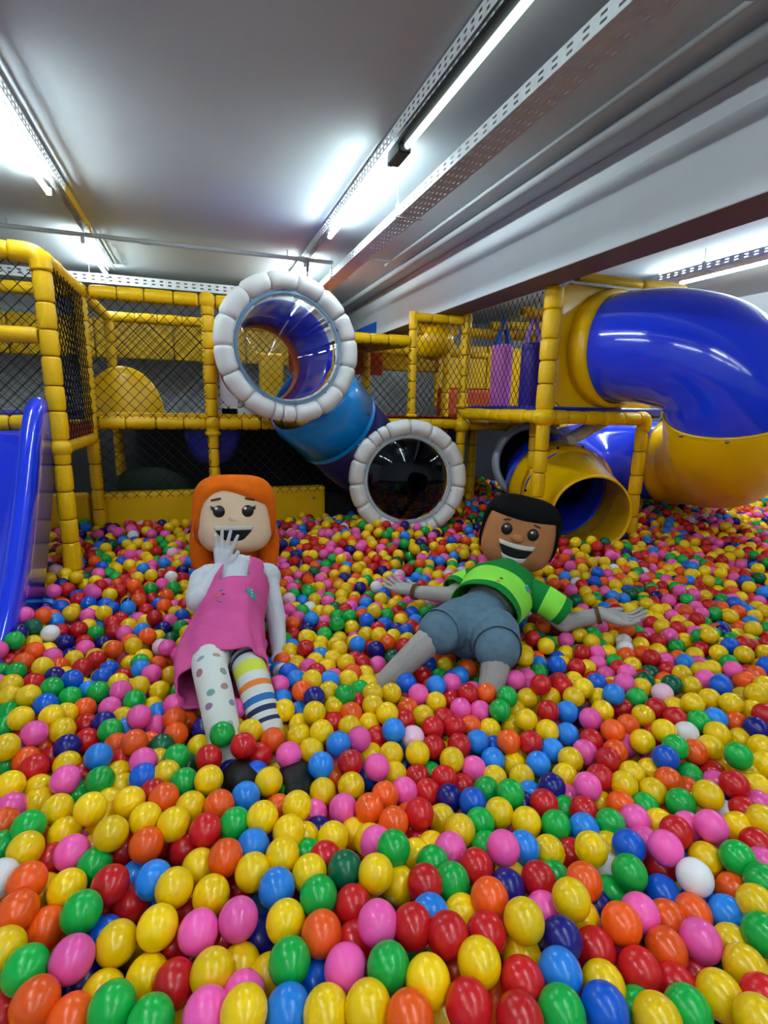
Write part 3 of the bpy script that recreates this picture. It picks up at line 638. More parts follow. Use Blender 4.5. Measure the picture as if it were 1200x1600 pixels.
def dots_mat():
    m = bpy.data.materials.new('dotted_tights'); m.use_nodes = True; nt = m.node_tree; b = nt.nodes['Principled BSDF']; b.inputs['Roughness'].default_value = .8
    uv = nt.nodes.new('ShaderNodeTexCoord'); mp = nt.nodes.new('ShaderNodeMapping'); mp.inputs['Scale'].default_value = (5, 19, 1); vo = nt.nodes.new('ShaderNodeTexVoronoi'); vo.voronoi_dimensions = '2D'; vo.inputs['Scale'].default_value = 1; vo.inputs['Randomness'].default_value = .45
    lt = nt.nodes.new('ShaderNodeMath'); lt.operation = 'LESS_THAN'; lt.inputs[1].default_value = .2
    hs = nt.nodes.new('ShaderNodeMixRGB'); hs.blend_type = 'MIX'; hs.inputs[0].default_value = .72; hs.inputs[2].default_value = (.25, .22, .2, 1)
    mx = nt.nodes.new('ShaderNodeMixRGB'); mx.inputs[1].default_value = (*lin((218, 218, 214)), 1)
    nt.links.new(uv.outputs['UV'], mp.inputs['Vector']); nt.links.new(mp.outputs[0], vo.inputs['Vector']); nt.links.new(vo.outputs['Distance'], lt.inputs[0]); nt.links.new(vo.outputs['Color'], hs.inputs[1]); nt.links.new(hs.outputs[0], mx.inputs[2]); nt.links.new(lt.outputs[0], mx.inputs[0]); nt.links.new(mx.outputs[0], b.inputs['Base Color']); return m
def stripes_mat(L):
    m = bpy.data.materials.new('striped_tights'); m.use_nodes = True; nt = m.node_tree; b = nt.nodes['Principled BSDF']; b.inputs['Roughness'].default_value = .8
    uv = nt.nodes.new('ShaderNodeTexCoord'); sp = nt.nodes.new('ShaderNodeSeparateXYZ'); mu = nt.nodes.new('ShaderNodeMath'); mu.operation = 'MULTIPLY'; mu.inputs[1].default_value = 1/.24; md = nt.nodes.new('ShaderNodeMath'); md.operation = 'FRACT'
    rp = nt.nodes.new('ShaderNodeValToRGB'); rp.color_ramp.interpolation = 'CONSTANT'; e = rp.color_ramp.elements
    W, N_, G, O, B = (218, 218, 214), (28, 44, 92), (206, 212, 70), (232, 128, 50), (40, 110, 180); cols = [W, N_, W, N_, W, G, W, O, W, B]; pos = [0, .06, .14, .22, .28, .40, .58, .70, .78, .90]
    e[0].color = (*lin(cols[0]), 1); e[1].position = pos[1]; e[1].color = (*lin(cols[1]), 1)
    for p, c in zip(pos[2:], cols[2:]): q = e.new(p); q.color = (*lin(c), 1)
    nt.links.new(uv.outputs['UV'], sp.inputs[0]); nt.links.new(sp.outputs['Y'], mu.inputs[0]); nt.links.new(mu.outputs[0], md.inputs[0]); nt.links.new(md.outputs[0], rp.inputs[0]); nt.links.new(rp.outputs[0], b.inputs['Base Color']); return m
from mathutils.bvhtree import BVHTree
def decal(parent, bm_src, px, py, r, m, name, sides=20, stretch=1., rot=0., lift=.004):
    """flat print laid on a garment where the view ray meets it"""
    bm_src.normal_update(); d = Vector(ray(px, py)).normalized(); hit = BVHTree.FromBMesh(bm_src).ray_cast(Vector(CAM), d)
    if hit[0] is None: return
    n = hit[1].normalized(); n = n if n.dot(d) < 0 else -n; X = n.cross(Vector((0, 0, 1))).normalized()*-1; Y = n.cross(X); b = bmesh.new()
    vs_ = [b.verts.new(hit[0]+n*lift+X*(r*stretch*math.cos(2*PI*k/sides+rot))+Y*(r*math.sin(2*PI*k/sides+rot))) for k in range(sides)]; b.faces.new(vs_)
    return solid(obj(name, b, m, parent), .0015, 0)

# ---------------- girl costume: reclining, hand at the mouth
GP = thing('person', (.08, 2.1, .42), 'person in pink pinafore and orange-haired costume head, one gloved hand at the mouth', 'person')
hips = [((.06, 2.0, .49), (.10, 2.2, .51), .135, .12), ((.10, 2.2, .51), (.145, 2.45, .555), .12, .125), ((.02, 2.5, .575), (.285, 2.475, .565), .07, .07), ((.16, 2.5, .57), (.172, 2.63, .585), .075, .06)]
armR = [((-.015, 2.49, .575), (-.035, 2.21, .585), .058, .05), ((-.035, 2.21, .585), (.045, 2.40, .70), .048, .034)]
wr = Vector((.068, 2.41, .662)); armR[1] = ((-.035, 2.21, .575), (.062, 2.395, .648), .048, .032); armR += hand(wr, (.13, .12, .5), (.25, .85, -.1), -1, 1.12, .12)
armL = [((.285, 2.465, .56), (.30, 2.29, .42), .055, .046), ((.30, 2.29, .42), (.29, 2.14, .33), .044, .034)] + hand((.29, 2.13, .33), (-.1, -1, -.15), (0, .1, -1), 1, 1.1)
legs = [((.01, 1.96, .48), (.0, 1.69, .52), .085, .052), ((.0, 1.69, .52), (.04, 1.44, .31), .048, .036), ((.13, 1.96, .47), (.135, 1.71, .47), .085, .052), ((.135, 1.71, .47), (.185, 1.46, .28), .048, .036)]
body('body', GP, hips+armR[:2]+[legs[0], legs[2]]+[legs[1], legs[3]]+armR[2:]+armL, M_WCLOTH, obst=8)
uv_leg('dotted_stocking', [((.005, 1.82, .50), .068), ((.0, 1.76, .513), .062), ((.0, 1.69, .52), .057), ((.012, 1.63, .472), .056), ((.026, 1.55, .402), .053), ((.035, 1.49, .35), .047), ((.04, 1.44, .31), .042)], dots_mat(), GP)
uv_leg('striped_stocking', [((.13, 1.83, .475), .068), ((.133, 1.77, .474), .062), ((.135, 1.71, .47), .058), ((.15, 1.64, .418), .056), ((.165, 1.57, .363), .053), ((.178, 1.51, .317), .047), ((.185, 1.46, .28), .042)], stripes_mat(1), GP)
for c, rz in (((.065, 1.345, .345), .15), ((.215, 1.30, .342), -.15)):
    sh = obj('shoe', ell(c, (.055, .105, .05), Matrix.Rotation(rz, 4, 'Z') @ Matrix.Rotation(-.25, 4, 'X')), M_SHOE, GP, smooth=True)
    obj('shoe_sole', ell((c[0], c[1]-.01, c[2]-.03), (.06, .112, .02), Matrix.Rotation(rz, 4, 'Z') @ Matrix.Rotation(-.25, 4, 'X')), M_BLACK, sh, smooth=True)
keys = [((.160, 2.57, .575), (.135, 0, 0), (0, -.03, .085)), ((.155, 2.51, .573), (.142, 0, 0), (0, -.04, .108)), ((.145, 2.43, .562), (.146, 0, 0), (0, -.04, .126)), ((.135, 2.355, .548), (.142, 0, 0), (0, -.04, .130)), ((.125, 2.29, .54), (.14, 0, 0), (0, -.03, .132)), ((.10, 2.17, .522), (.136, 0, 0), (0, -.02, .128)), ((.075, 2.05, .508), (.142, 0, 0), (0, -.01, .128)), ((.048, 1.91, .495), (.152, 0, .01), (0, .01, .118)), ((.035, 1.80, .482), (.156, .0, .015), (0, .02, .105)), ((.04, 1.715, .468), (.150, .0, .02), (0, .03, .095))]
dbm = loft(lerp_secs(keys, 6), 96, wob=lambda v, a: (.05*math.sin(7*a+1)+.03*math.sin(11*a+4*v))*max(0, v-.35)*1.3+.012*math.sin(9*v*3+2*a))
_cut = []
for f in dbm.faces:      # square neckline and armholes leave two shoulder straps
    c = f.calc_center_median(); cx = .135+(c.y-2.355)*.12; dx = abs(c.x-cx)
    if (c.y > 2.235 and dx < .060 and c.z > .56) or (c.y > 2.36 and dx > .118) or (c.y > 2.40 and c.z < .55): _cut.append(f)
bmesh.ops.delete(dbm, geom=_cut, context='FACES')
dsrc = dbm.copy(); dr_ = obj('pinafore_dress', dbm, M_DRESS, GP, smooth=True); solid(dr_, .006, 0)
for sx in (-1, 1): obj('blouse_collar', bx((.16+sx*.034-.03, 2.50, .625), (.16+sx*.034+.03, 2.60, .648), .01), M_WCLOTH, GP)
decal(GP, dsrc, 392, 929, .034, M_TEAL, 'chest_badge', 20, .85); decal(GP, dsrc, 399, 935, .007, M_OPR, 'chest_badge', 10, lift=.006)
for i in range(3): decal(GP, dsrc, 392, 923+i*5, .003, M_WCLOTH, 'badge_line', 8, 3., lift=.006)
decal(GP, dsrc, 341, 932, .013, M_OPR, 'chest_print', 3, 1.5, .5); decal(GP, dsrc, 346, 924, .008, M_BPR, 'chest_print', 8, lift=.005); decal(GP, dsrc, 349, 930, .009, M_DPR, 'chest_print', 3, 1., 2., .005)
decal(GP, dsrc, 343, 941, .003, M_BPR, 'chest_print', 8, 6.)
for p, q, r in (((.0, 1.92, .49), (-.03, 1.80, .47), .105), ((.08, 1.9, .49), (.09, 1.80, .47), .105), ((.03, 2.1, .5), (.14, 2.1, .5), .11)): OBST.append((np.array(p), np.array(q), r))
HG = Head(GP, atd(367, 805, 2.90), .205, .185, .208, 3.3, .02, .75)
HG.skin(M_SKG)
def hz_g(a):
    b = abs(a)
    if a < -.32 and b < .82: return .137-.064*((-a-.32)/.47)**2
    if b < .82: return .137-.077*max(0, (a+.32)/1.11)**1.5
    if b < 1.0: t_ = (b-.82)/.18; return .065*(1-t_)-.075*t_
    return -.075-.10*min(1, (b-1.0)/.6)
HG.cap(M_HAIRO, hz_g, 1.09)
for sx, L in ((-1, .33), (1, .47)):
    pts = spline([(sx*.175, .07, .02), (sx*.19, .07, -.14), (sx*.185, .06, -.26), (sx*.175, .03, -L)], 5); n_ = len(pts)
    o = obj('hair_lock', sweep(pts, [.06-.03*abs(2*i/(n_-1)-.9)**2 for i in range(n_)], 16, True), M_HAIRO, HG.o, HG.mx, smooth=True)
obj('hair_back', ell((0, .12, -.14), (.17, .09, .2)), M_HAIRO, HG.o, HG.mx, smooth=True)
px_ = .0034
for sx in (-1, 1):
    e = HG.ball('eye', sx*.0725-.007, .030, (.031, .010, .032), M_EYE); HG.ball('eye_glint', sx*.0725-.020, .045, (.008, .005, .008), M_EYEW, .010, par=e)
    if sx < 0 or 1:
        for k in range(3): obj('eyelash', sweep([(sx*.0995-.007, HG.front(sx*.09, .02)-.006, .040+k*.005), (sx*.116-.007, HG.front(sx*.11, .02)-.006, .042+k*.009)], [.004, .0015], 6, True), M_EYE, e, HG.mx)
    HG.patch('eyebrow', (lambda sx: lambda u, v: (sx*.086-.008+u*.025, .093+(v-.5)*.010-sx*u*.005))(sx), M_BROWG, .004, 10, 3)
HG.ball('nose', -.010, -.006, (.030, .014, .022), M_SKG, -.009)
HG.patch('mouth', lambda u, v: (u*(.100-.040*v**1.4)-.007, -.055-v*.072*(1-.25*abs(u)**4)), M_MOUTH, .003, 28, 10)
HG.patch('teeth', lambda u, v: (u*(.100-.006*v)-.007, -.047-v*.022), M_TEETH, .007, 24, 3, .006)
for sx in (-1, 1): HG.ball('ear', sx*.205, -.095, (.022, .03, .036), M_SKG, y=.02)
OBST.append((np.array(HG.mx.translation), np.array(HG.mx.translation)-(0, 0, .05), .19))

# ---------------- boy costume: lying back with arms spread
BP = thing('person', (1.2, 1.9, .42), 'person in green striped shirt, grey shorts and black-haired costume head, lying with arms spread', 'person')
ax = Vector((-.40, -.42, -.06)).normalized(); sd = Vector((.52, -.62, -.03)).normalized(); upv = sd.cross(ax).normalized(); upv = upv if upv.z > 0 else -upv
tor = [((1.08, 1.81, .46), (1.22, 1.95, .49), .095, .105), ((1.22, 1.95, .50), (1.38, 2.09, .525), .115, .12), ((1.30, 2.19, .53), (1.47, 1.96, .515), .065, .065), ((1.40, 2.11, .53), (1.49, 2.21, .54), .07, .055)]
aL = [((1.28, 2.21, .53), (1.16, 2.19, .475), .055, .048), ((1.16, 2.19, .475), (1.02, 2.33, .46), .046, .034)] + hand((1.01, 2.345, .46), (-.55, .85, .02), (.1, .1, -1), -1, 1.25, .2)
aR = [((1.48, 1.94, .515), (1.59, 1.87, .41), .055, .046), ((1.59, 1.87, .41), (1.71, 1.785, .468), .044, .034)] + hand((1.72, 1.78, .475), (.75, -.62, -.12), (-.1, .2, -1), 1, 1.35, .5)
lg = [((1.05, 1.87, .475), (.86, 1.745, .51), .09, .062), ((.86, 1.745, .51), (.63, 1.80, .27), .060, .042), ((1.12, 1.74, .47), (1.045, 1.58, .485), .09, .062), ((1.045, 1.58, .485), (.96, 1.51, .22), .058, .042)]
body('body', BP, tor+[lg[0], lg[2]]+aL[:1]+aR[:1]+aL[1:]+aR[1:]+[lg[1], lg[3]], M_GCLOTH, obst=6)
body('shorts', BP, [((1.07, 1.815, .475), (1.14, 1.875, .485), .138, .128), ((1.05, 1.87, .48), (.885, 1.76, .508), .115, .092), ((1.12, 1.74, .475), (1.055, 1.605, .485), .115, .092)], M_DENIM, .007, 6)
for a, b, r in (((.895, 1.768, .508), (.875, 1.754, .51), .094), ((1.06, 1.615, .485), (1.05, 1.59, .487), .094)): obj('shorts_hem', sweep([a, b], r, 28), M_DENIM, BP, smooth=True)
sk = [((1.155, 1.885, .50), sd*.158, upv*.148), ((1.22, 1.95, .51), sd*.16, upv*.14), ((1.28, 2.005, .52), sd*.168, upv*.145), ((1.34, 2.06, .53), sd*.175, upv*.14), ((1.41, 2.12, .54), sd*.168, upv*.12), ((1.46, 2.17, .555), sd*.10, upv*.095)]
secs = lerp_secs([(k[0], tuple(k[1]), tuple(k[2])) for k in sk], 5)
sbm = loft(secs, 56, [0]*3+[1]*9+[0]*20, wob=lambda v, a: .012*math.sin(6*a+5*v)+.014*math.sin(3*a-9*v)); ssrc = sbm.copy()
so = obj('shirt', sbm, M_SHIRT, BP, smooth=True); so.data.materials.append(M_NEON); solid(so, .006, 0)
for pts in ([(1.31, 2.17, .535), (1.26, 2.215, .522), (1.215, 2.215, .51), (1.175, 2.195, .497)], [(1.46, 1.99, .53), (1.51, 1.93, .51), (1.55, 1.895, .485), (1.585, 1.87, .46)]):
    sp_ = spline(pts, 4); g = sweep(sp_, [.075-.008*i/(len(sp_)-1) for i in range(len(sp_))], 24)
    o = obj('sleeve', g, M_SHIRT, BP, smooth=True); o.data.materials.append(M_NEON)
    for i, f in enumerate(o.data.polygons):
        if 4 <= i//24 <= 8: f.material_index = 1
    solid(o, .005, 0)
decal(BP, ssrc, 778, 909, .011, M_OPR, 'chest_print', 3, 1.3, .5); decal(BP, ssrc, 783, 905, .007, M_DPR, 'chest_print', 8, lift=.005)
decal(BP, ssrc, 823, 920, .020, M_TEAL, 'chest_badge', 18, .8); decal(BP, ssrc, 826, 924, .008, M_OPR, 'chest_badge', 8, lift=.006); decal(BP, ssrc, 821, 916, .003, M_WCLOTH, 'badge_line', 8, 3., lift=.006)
for a, b in (((1.03, 2.32, .461), (1.015, 2.34, .461)), ((1.70, 1.792, .464), (1.715, 1.782, .470))): obj('wristband', sweep([a, b], .042, 18), M_WRIST, BP, smooth=True)
HB = Head(BP, atd(811, 834, 2.92), .198, .175, .20, 3.2, .17, .7)
HB.skin(M_SKB)
def hz_b(a):
    b = abs(a)
    if b < .98: return .095-.012*math.cos(a*2)
    if b < 1.25: t_ = (b-.98)/.27; return .095*(1-t_)-.07*t_
    return -.07-.06*min(1, (b-1.25)/.4)
HB.cap(M_HAIRB, hz_b, 1.085)
for sx in (-1, 1):
    e = HB.ball('eye', sx*.069, .022, (.030, .012, .033), M_EYE); HB.ball('eye_glint', sx*.069-.008, .034, (.007, .005, .007), M_EYEW, .010, par=e)
    HB.patch('eyebrow', (lambda sx: lambda u, v: (sx*.079+u*.020, .072+(v-.5)*.010*(1-.6*u*u)-sx*u*.005))(sx), M_BROWG, .004, 10, 3)
HB.ball('nose', -.004, -.016, (.036, .026, .024), M_SKB)
HB.patch('mouth', lambda u, v: (u*(.094-.034*v**1.4), -.052+.010*u*u-v*.098*(1-.3*abs(u)**3)), M_MOUTH, .003, 28, 10)
HB.patch('teeth', lambda u, v: (u*(.095-.006*v), -.046+.010*u*u-v*.024), M_TEETH, .007, 24, 3, .006)
HB.patch('teeth', lambda u, v: (u*(.068-.012*v), -.122+.014*u*u-v*.026), M_TEETH, .007, 20, 3, .006)
for sx in (-1, 1): HB.ball('ear', sx*.2, -.04, (.02, .03, .034), M_SKB, y=.02)
OBST.append((np.array(HB.mx.translation), np.array(HB.mx.translation)-(0, 0, .04), .185))
OBST.append((np.array((1.12, 1.84, .47)), np.array((1.35, 2.05, .5)), .15))

# ================================================================== BALLS
RB_ = .0375
BC = {'y': ('yellow', (252, 204, 4)), 'r': ('red', (206, 26, 32)), 'o': ('orange', (250, 92, 22)), 'p': ('pink', (252, 92, 178)), 'b': ('sky-blue', (36, 134, 236)), 'u': ('blue', (10, 92, 214)),
      'n': ('navy', (24, 22, 120)), 'g': ('green', (12, 172, 66)), 'd': ('dark-green', (0, 98, 66)), 'w': ('white', (236, 232, 236)), 'l': ('pale-pink', (248, 196, 220))}
# balls read from the photograph, tile by tile: x y colour (capital = lying lower, partly covered); 4 units to a pixel
TILES = [((0, 1360), '0 50 w 170 70 o 110 260 o 290 360 O 420 115 y 270 140 Y 510 260 g 690 90 r 820 210 R 850 50 B 960 60 b 1090 110 y 20 500 y 160 620 g 450 555 p 730 455 y 985 355 y 650 420 U 640 780 Y 700 860 g 220 830 o 920 670 Y 1090 710 r 940 950 g 440 940 O 10 890 R 520 700 N 1090 470 R 1180 260 R'),
 ((300, 1360), '120 155 y 380 10 y 530 110 b 40 385 p 290 305 p 585 320 y 790 160 g 810 395 o 1005 220 r 735 20 Y 1160 330 p 1020 460 R 430 420 N 125 640 y 300 600 Y 610 570 g 480 670 Y 960 615 p 770 690 U 1228 605 g 320 790 P 325 890 y 600 880 b 840 890 y 1100 860 y 90 900 p 200 430 R'),
 ((600, 1360), '255 85 r 425 70 g 575 -20 r 660 175 o 770 110 N 790 50 Y 965 60 r 1000 260 p 875 315 y 1170 180 y 180 350 r 400 405 r 640 400 r 490 280 Y 275 690 y 595 575 y 860 540 Y 865 700 r 1110 430 n 990 460 N 1100 640 b 530 850 r 850 940 r 1110 890 g 160 930 o 380 870 Y 450 620 O 700 800 O 90 810 O 90 90 Y 290 280 B 760 370 P'),
 ((900, 1360), '540 145 u 742 42 w 335 15 g 215 150 G 50 70 o 10 170 y 400 270 p 285 335 o 200 440 P 120 495 r 400 630 r 565 495 o 780 440 p 945 280 b 990 130 O 1130 215 y 1170 75 g 1000 40 R 1060 610 y 980 470 Y 1170 400 g 900 780 y 700 880 g 180 870 u 170 720 Y 390 890 G 510 940 y 620 730 R 740 650 R 730 270 O 770 200 U 1090 850 B 1180 810 r 1150 950 y 570 310 O 30 300 Y 120 230 N'),
 ((0, 1200), '60 110 y 215 0 r 410 75 p 625 80 g 240 130 Y 240 215 Y 360 260 y 70 250 p 20 350 o 180 370 g 160 510 y 10 500 G 405 410 y 565 255 y 490 170 G 450 530 p 695 410 y 680 220 Y 640 330 Y 810 215 y 765 120 Y 897 60 u 910 320 y 1025 190 o 1085 350 y 1150 90 g 1192 245 y 915 480 o 1040 450 R 1160 510 R 770 520 R 590 610 G 600 510 Y 320 580 R 740 40 Y 1040 40 y 520 50 R 960 160 R'),
 ((300, 1200), '105 75 y 170 235 o 335 180 b 480 85 y 625 150 G 655 240 y 815 150 y 995 115 y 1155 -5 p 805 -15 b 1110 255 o 945 255 p 440 310 y 270 350 g 85 390 r 180 470 Y 210 560 o 320 410 Y 420 420 N 380 490 b 605 400 y 565 550 y 380 650 y 790 400 N 880 440 y 1015 410 Y 720 550 G 735 665 y 955 635 d 760 290 P 540 260 O 1110 450 Y 1150 660 y 45 620 y 1090 590 Y 830 570 R 700 440 Y 1150 470 P'),
 ((600, 1200), '5 175 o 60 340 o 125 145 p 270 155 r 210 60 R 290 40 G 375 65 R 410 190 n 490 115 R 560 5 p 690 65 Y 640 140 g 790 160 g 860 55 y 555 215 u 720 280 y 600 345 g 360 320 Y 475 390 y 220 285 r 205 450 R 150 310 O 60 500 g 195 550 Y 415 510 p 570 600 r 745 500 p 870 500 b 890 340 y 860 230 N 1000 225 r 1050 120 n 910 165 B 1075 360 g 1030 525 y 1150 190 P 1120 260 G 1170 540 R 640 500 G 300 500 Y 305 600 G 840 630 Y 750 380 P 1130 55 y 1060 690 G'),
 ((900, 1200), '72 115 p 150 60 r 210 150 O 300 105 y 350 40 y 460 20 Y 480 150 y 575 80 o 710 50 g 850 30 R 990 105 r 655 220 g 825 170 y 430 245 G 280 235 O 150 225 Y 50 270 r 215 350 g 370 325 p 520 350 Y 625 400 r 700 370 P 845 365 p 1050 275 r 920 290 W 1140 230 P 1020 375 y 1170 330 y 1130 480 r 1010 565 g 810 570 Y 560 500 p 430 470 P 330 490 u 95 505 y 50 380 B 530 620 R 200 640 W 1170 610 p 880 500 P 1130 120 y 1060 40 Y 760 245 Y 870 100 P 690 140 O 930 220 N 200 500 Y 20 560 R 540 5 U 1000 680 R'),
 ((0, 1060), '70 40 y 65 115 y 180 110 y 210 30 R 325 60 g 450 10 u 285 165 u 440 120 g 555 80 B 615 85 g 530 190 O 540 240 o 540 295 R 690 185 p 755 80 p 840 140 g 870 50 y 1000 80 y 1135 80 g 740 30 Y 960 180 Y 1090 165 p 870 240 p 980 300 p 1090 255 o 1100 350 o 1170 270 O 1010 425 d 1105 495 g 1170 550 D 130 250 y 60 215 G 30 310 G 70 350 G 215 345 p 325 240 y 410 225 Y 390 325 y 420 430 n 545 390 r 130 390 R 130 440 B 270 430 O 165 510 O 35 430 y 40 540 G 330 500 R 420 540 Y 615 490 b 690 330 g 650 280 N 790 320 B 770 250 Y 730 420 o 840 400 o 880 310 O 770 510 R 895 520 p 990 220 B 930 410 O 985 520 Y'),
 ((300, 1060), '72 312 n 265 195 p 390 150 n 545 45 p 650 10 b 750 10 y 860 15 b 975 10 y 855 85 y 765 120 n 690 80 o 680 140 R 565 135 B 575 200 y 450 235 y 350 240 R 190 350 g 365 330 y 270 320 Y 545 310 N 505 385 o 670 210 B 765 215 y 890 180 y 955 105 g 1050 75 g 1130 95 y 1130 170 y 1030 160 R 995 220 o 885 280 R 675 290 Y 670 360 y 810 335 y 985 305 y 1105 285 y 1045 380 p 1155 370 R 915 410 b 745 450 y 605 480 p 320 420 r 425 480 R 240 420 O 130 430 B 105 500 r 45 430 Y 870 530 P 990 530 r 1120 480 Y 1090 610 U 890 610 O 400 600 U 850 430 P'),
 ((600, 1060), '45 95 y 20 220 y 140 30 u 215 100 p 325 45 b 420 30 p 325 150 y 420 140 R 525 95 r 640 95 o 715 35 y 825 10 p 770 115 g 725 200 g 480 190 p 600 205 p 150 190 O 245 235 y 125 265 r 370 250 R 305 310 r 440 305 r 540 300 O 60 325 b 95 410 B 180 370 l 310 430 r 470 420 r 660 320 y 585 395 b 780 395 o 800 295 Y 890 260 y 820 200 Y 895 125 y 980 40 r 1120 55 r 1040 120 Y 1025 205 r 1145 210 b 1185 120 y 1020 330 y 915 400 r 1145 350 b 1050 450 b 965 535 b 680 510 b 690 430 U 425 510 y 210 470 y 45 475 y 130 540 N 280 540 N 815 540 Y 860 615 y 65 600 Y 460 600 R 1165 510 y 850 470 Y'),
 ((900, 1060), '45 60 y 30 150 y 130 30 u 235 100 b 300 30 p 145 125 Y 165 205 y 380 125 g 410 60 Y 430 20 D 540 95 l 600 40 d 720 50 y 730 160 y 835 130 y 905 45 u 810 10 p 970 160 y 1040 120 Y 1125 100 y 1070 20 o 1180 50 y 1105 205 y 1180 230 r 290 190 R 420 235 y 500 190 r 620 250 r 615 185 Y 765 270 g 870 255 b 1000 280 o 1125 315 n 880 345 y 1030 385 Y 1160 430 Y 690 345 w 550 330 y 490 360 R 620 430 g 415 395 y 325 295 o 230 330 o 90 255 p 95 390 r 55 460 p 310 420 P 245 460 o 200 510 r 20 530 y 430 530 y 560 500 u 740 460 o 840 430 Y 1015 485 g 925 450 G 950 540 Y 1180 540 y 20 240 N')]
def surf(x, y):
    """height of the upper ball centres"""
    x, y = np.asarray(x, float), np.asarray(y, float)
    s = .40 - .075*np.exp(-(((x-.75)/.38)**2+((y-1.2)/.33)**2)) + .02*np.exp(-((x-.3)**2+(y-.7)**2)/.15)
    s += .055*np.clip(y-2.5, 0, 1.8) + .03*np.clip(x-1.6, 0, 2.5) + .035*np.clip(-x+.2, 0, 1)*np.clip(y-2.2, 0, 1)
    s += .05*np.exp(-((x-2.6)/.35)**2-((y-2.85)/.3)**2)
    s += .10*np.exp(-((x-1.5)/.6)**2-((y-3.65)/.4)**2)
    return s + .018*np.sin(3.1*x+1.3*y)*np.sin(2.3*y-1.1*x+1) + .012*np.sin(7*x+2)*np.sin(6*y+x)
pins = []
for (ox, oy), txt in TILES:
    tk = txt.split()
    for i in range(0, len(tk), 3):
        px, py, c = ox+float(tk[i])/4, oy+float(tk[i+1])/4, tk[i+2]
        pins.append([px, py, c.lower(), c.isupper()])
keep = []
for p in pins:
    d = ray(p[0], p[1]); z = .4
    for _ in range(8): q = CAM+d*((z-CAM[2])/d[2]); z = float(surf(q[0], q[1]))-(.032 if p[3] else 0.)
    size = F*.075/proj(q)[2]
    if any(abs(k[0]-p[0]) < .4*size and abs(k[1]-p[1]) < .4*size and k[2] == p[2] for k in keep): continue
    keep.append(p+[q, size])
pins = keep; NP_ = len(pins)
PP = np.array([p[4] for p in pins]); PD = np.array([ray(p[0], p[1]) for p in pins]); PD /= np.linalg.norm(PD, axis=1)[:, None]
# fill: three loose layers over the visible pit
def inside(x, y):
    ok = (y > .1) & (x > -1.9) & (x < 7.2) & (y < np.where(x < 1.05, 4.37, np.where(x < 2.3, 4.42, np.where(x < 3., 4.7, 5.6))))
    d = np.stack([x, y, np.full_like(x, .42)], -1)-CAM; z = d@FWD; u = 600+F*(d@RT)/np.maximum(z, .05); v = 800-F*(d@UP)/np.maximum(z, .05)
    m = 460
    return ok & (z > .3) & (u > -m) & (u < 1200+m) & (v < 1600+520)
pts = []; lay = []
sp = .0815
for k in range(3):
    gy = np.arange(.05, 5.7, sp*.87); gx = np.arange(-2, 7.3, sp); X, Y = np.meshgrid(gx, gy); X = X+(np.arange(len(gy)) % 2)[:, None]*sp/2+k*.025
    X = X.ravel()+RNG.normal(0, .018, X.size); Y = Y.ravel()+k*.033+RNG.normal(0, .018, Y.size); ok = inside(X, Y); X, Y = X[ok], Y[ok]
    if k == 2:
        far = np.hypot(X, Y) < 3.0; X, Y = X[far], Y[far]
    pts.append(np.stack([X, Y, surf(X, Y)-.062*k+RNG.normal(0, .016, X.size)], -1)); lay.append(np.full(X.size, k))
FP = np.concatenate(pts)
def topz(P):   # how high a filling ball may lie: below the balls read from the photo, on the surface elsewhere
    d = P-CAM; z = d@FWD; v = 800-F*(d@UP)/z; u = 600+F*(d@RT)/z
    return surf(P[:, 0], P[:, 1])+np.where((v > 1058) & (u > -30) & (u < 1230) & (v < 1650), -.052, .028)
FP[:, 2] = np.minimum(FP[:, 2], topz(FP))
P = np.concatenate([PP, FP]); N = len(P); P0 = P.copy(); D2 = 2*RB_
OB = [(p, q, r+RB_) for p, q, r in OBST]
for a, b, r in (((-.735, 3.38, .2), (-.735, 3.38, .9), .05), ((3.195, 3.1, .2), (3.195, 3.1, .9), .05), ((2.295, 3.1, .2), (2.295, 3.1, .9), .05), ((2.275, 4.28, .2), (2.275, 4.28, .9), .05)): OB.append((np.array(a), np.array(b), r+RB_))
for path, r in ((lo_path, .40), (nv_path, .385), (hd[:-5], .36)):
    for a, b in zip(path[::3], path[3::3]): OB.append((np.array(a), np.array(b), r+RB_))
OB.append((np.array(P2-N2*.30), np.array(P2-N2*.6), .36)); OB.append((np.array(P3), np.array(P3-N3*.5), .36))
for (y, z) in ((3.0, .85), (2.85, .68), (2.68, .50), (2.5, .34), (2.35, .24)):
    OB.append((np.array((-1.2, y, z)), np.array((-.86, y, z)), .13+RB_))
def pairs():
    c = np.floor((P-P.min(0))/.078).astype(int); dim = c.max(0)+3; c += 1; cid = (c[:, 0]*dim[1]+c[:, 1])*dim[2]+c[:, 2]; o = np.argsort(cid, kind='stable'); sc_ = cid[o]; A, B = [], []
    for dx in (0, 1):
        for dy in (-1, 0, 1):
            for dz in (-1, 0, 1):
                if (dx, dy, dz) < (0, 0, 0): continue
                t_ = cid+(dx*dim[1]+dy)*dim[2]+dz; lo = np.searchsorted(sc_, t_, 'left'); hi = np.searchsorted(sc_, t_, 'right')
                for k in range(int((hi-lo).max())):
                    s = np.nonzero(lo+k < hi)[0]; j = o[lo[s]+k]
                    if (dx, dy, dz) == (0, 0, 0): m_ = s < j; s, j = s[m_], j[m_]
                    A.append(s); B.append(j)
    A, B = np.concatenate(A), np.concatenate(B); m_ = ((P[A]-P[B])**2).sum(1) < (D2*1.12)**2; return A[m_], B[m_]
wgt = np.ones(N); wgt[:NP_] = .35
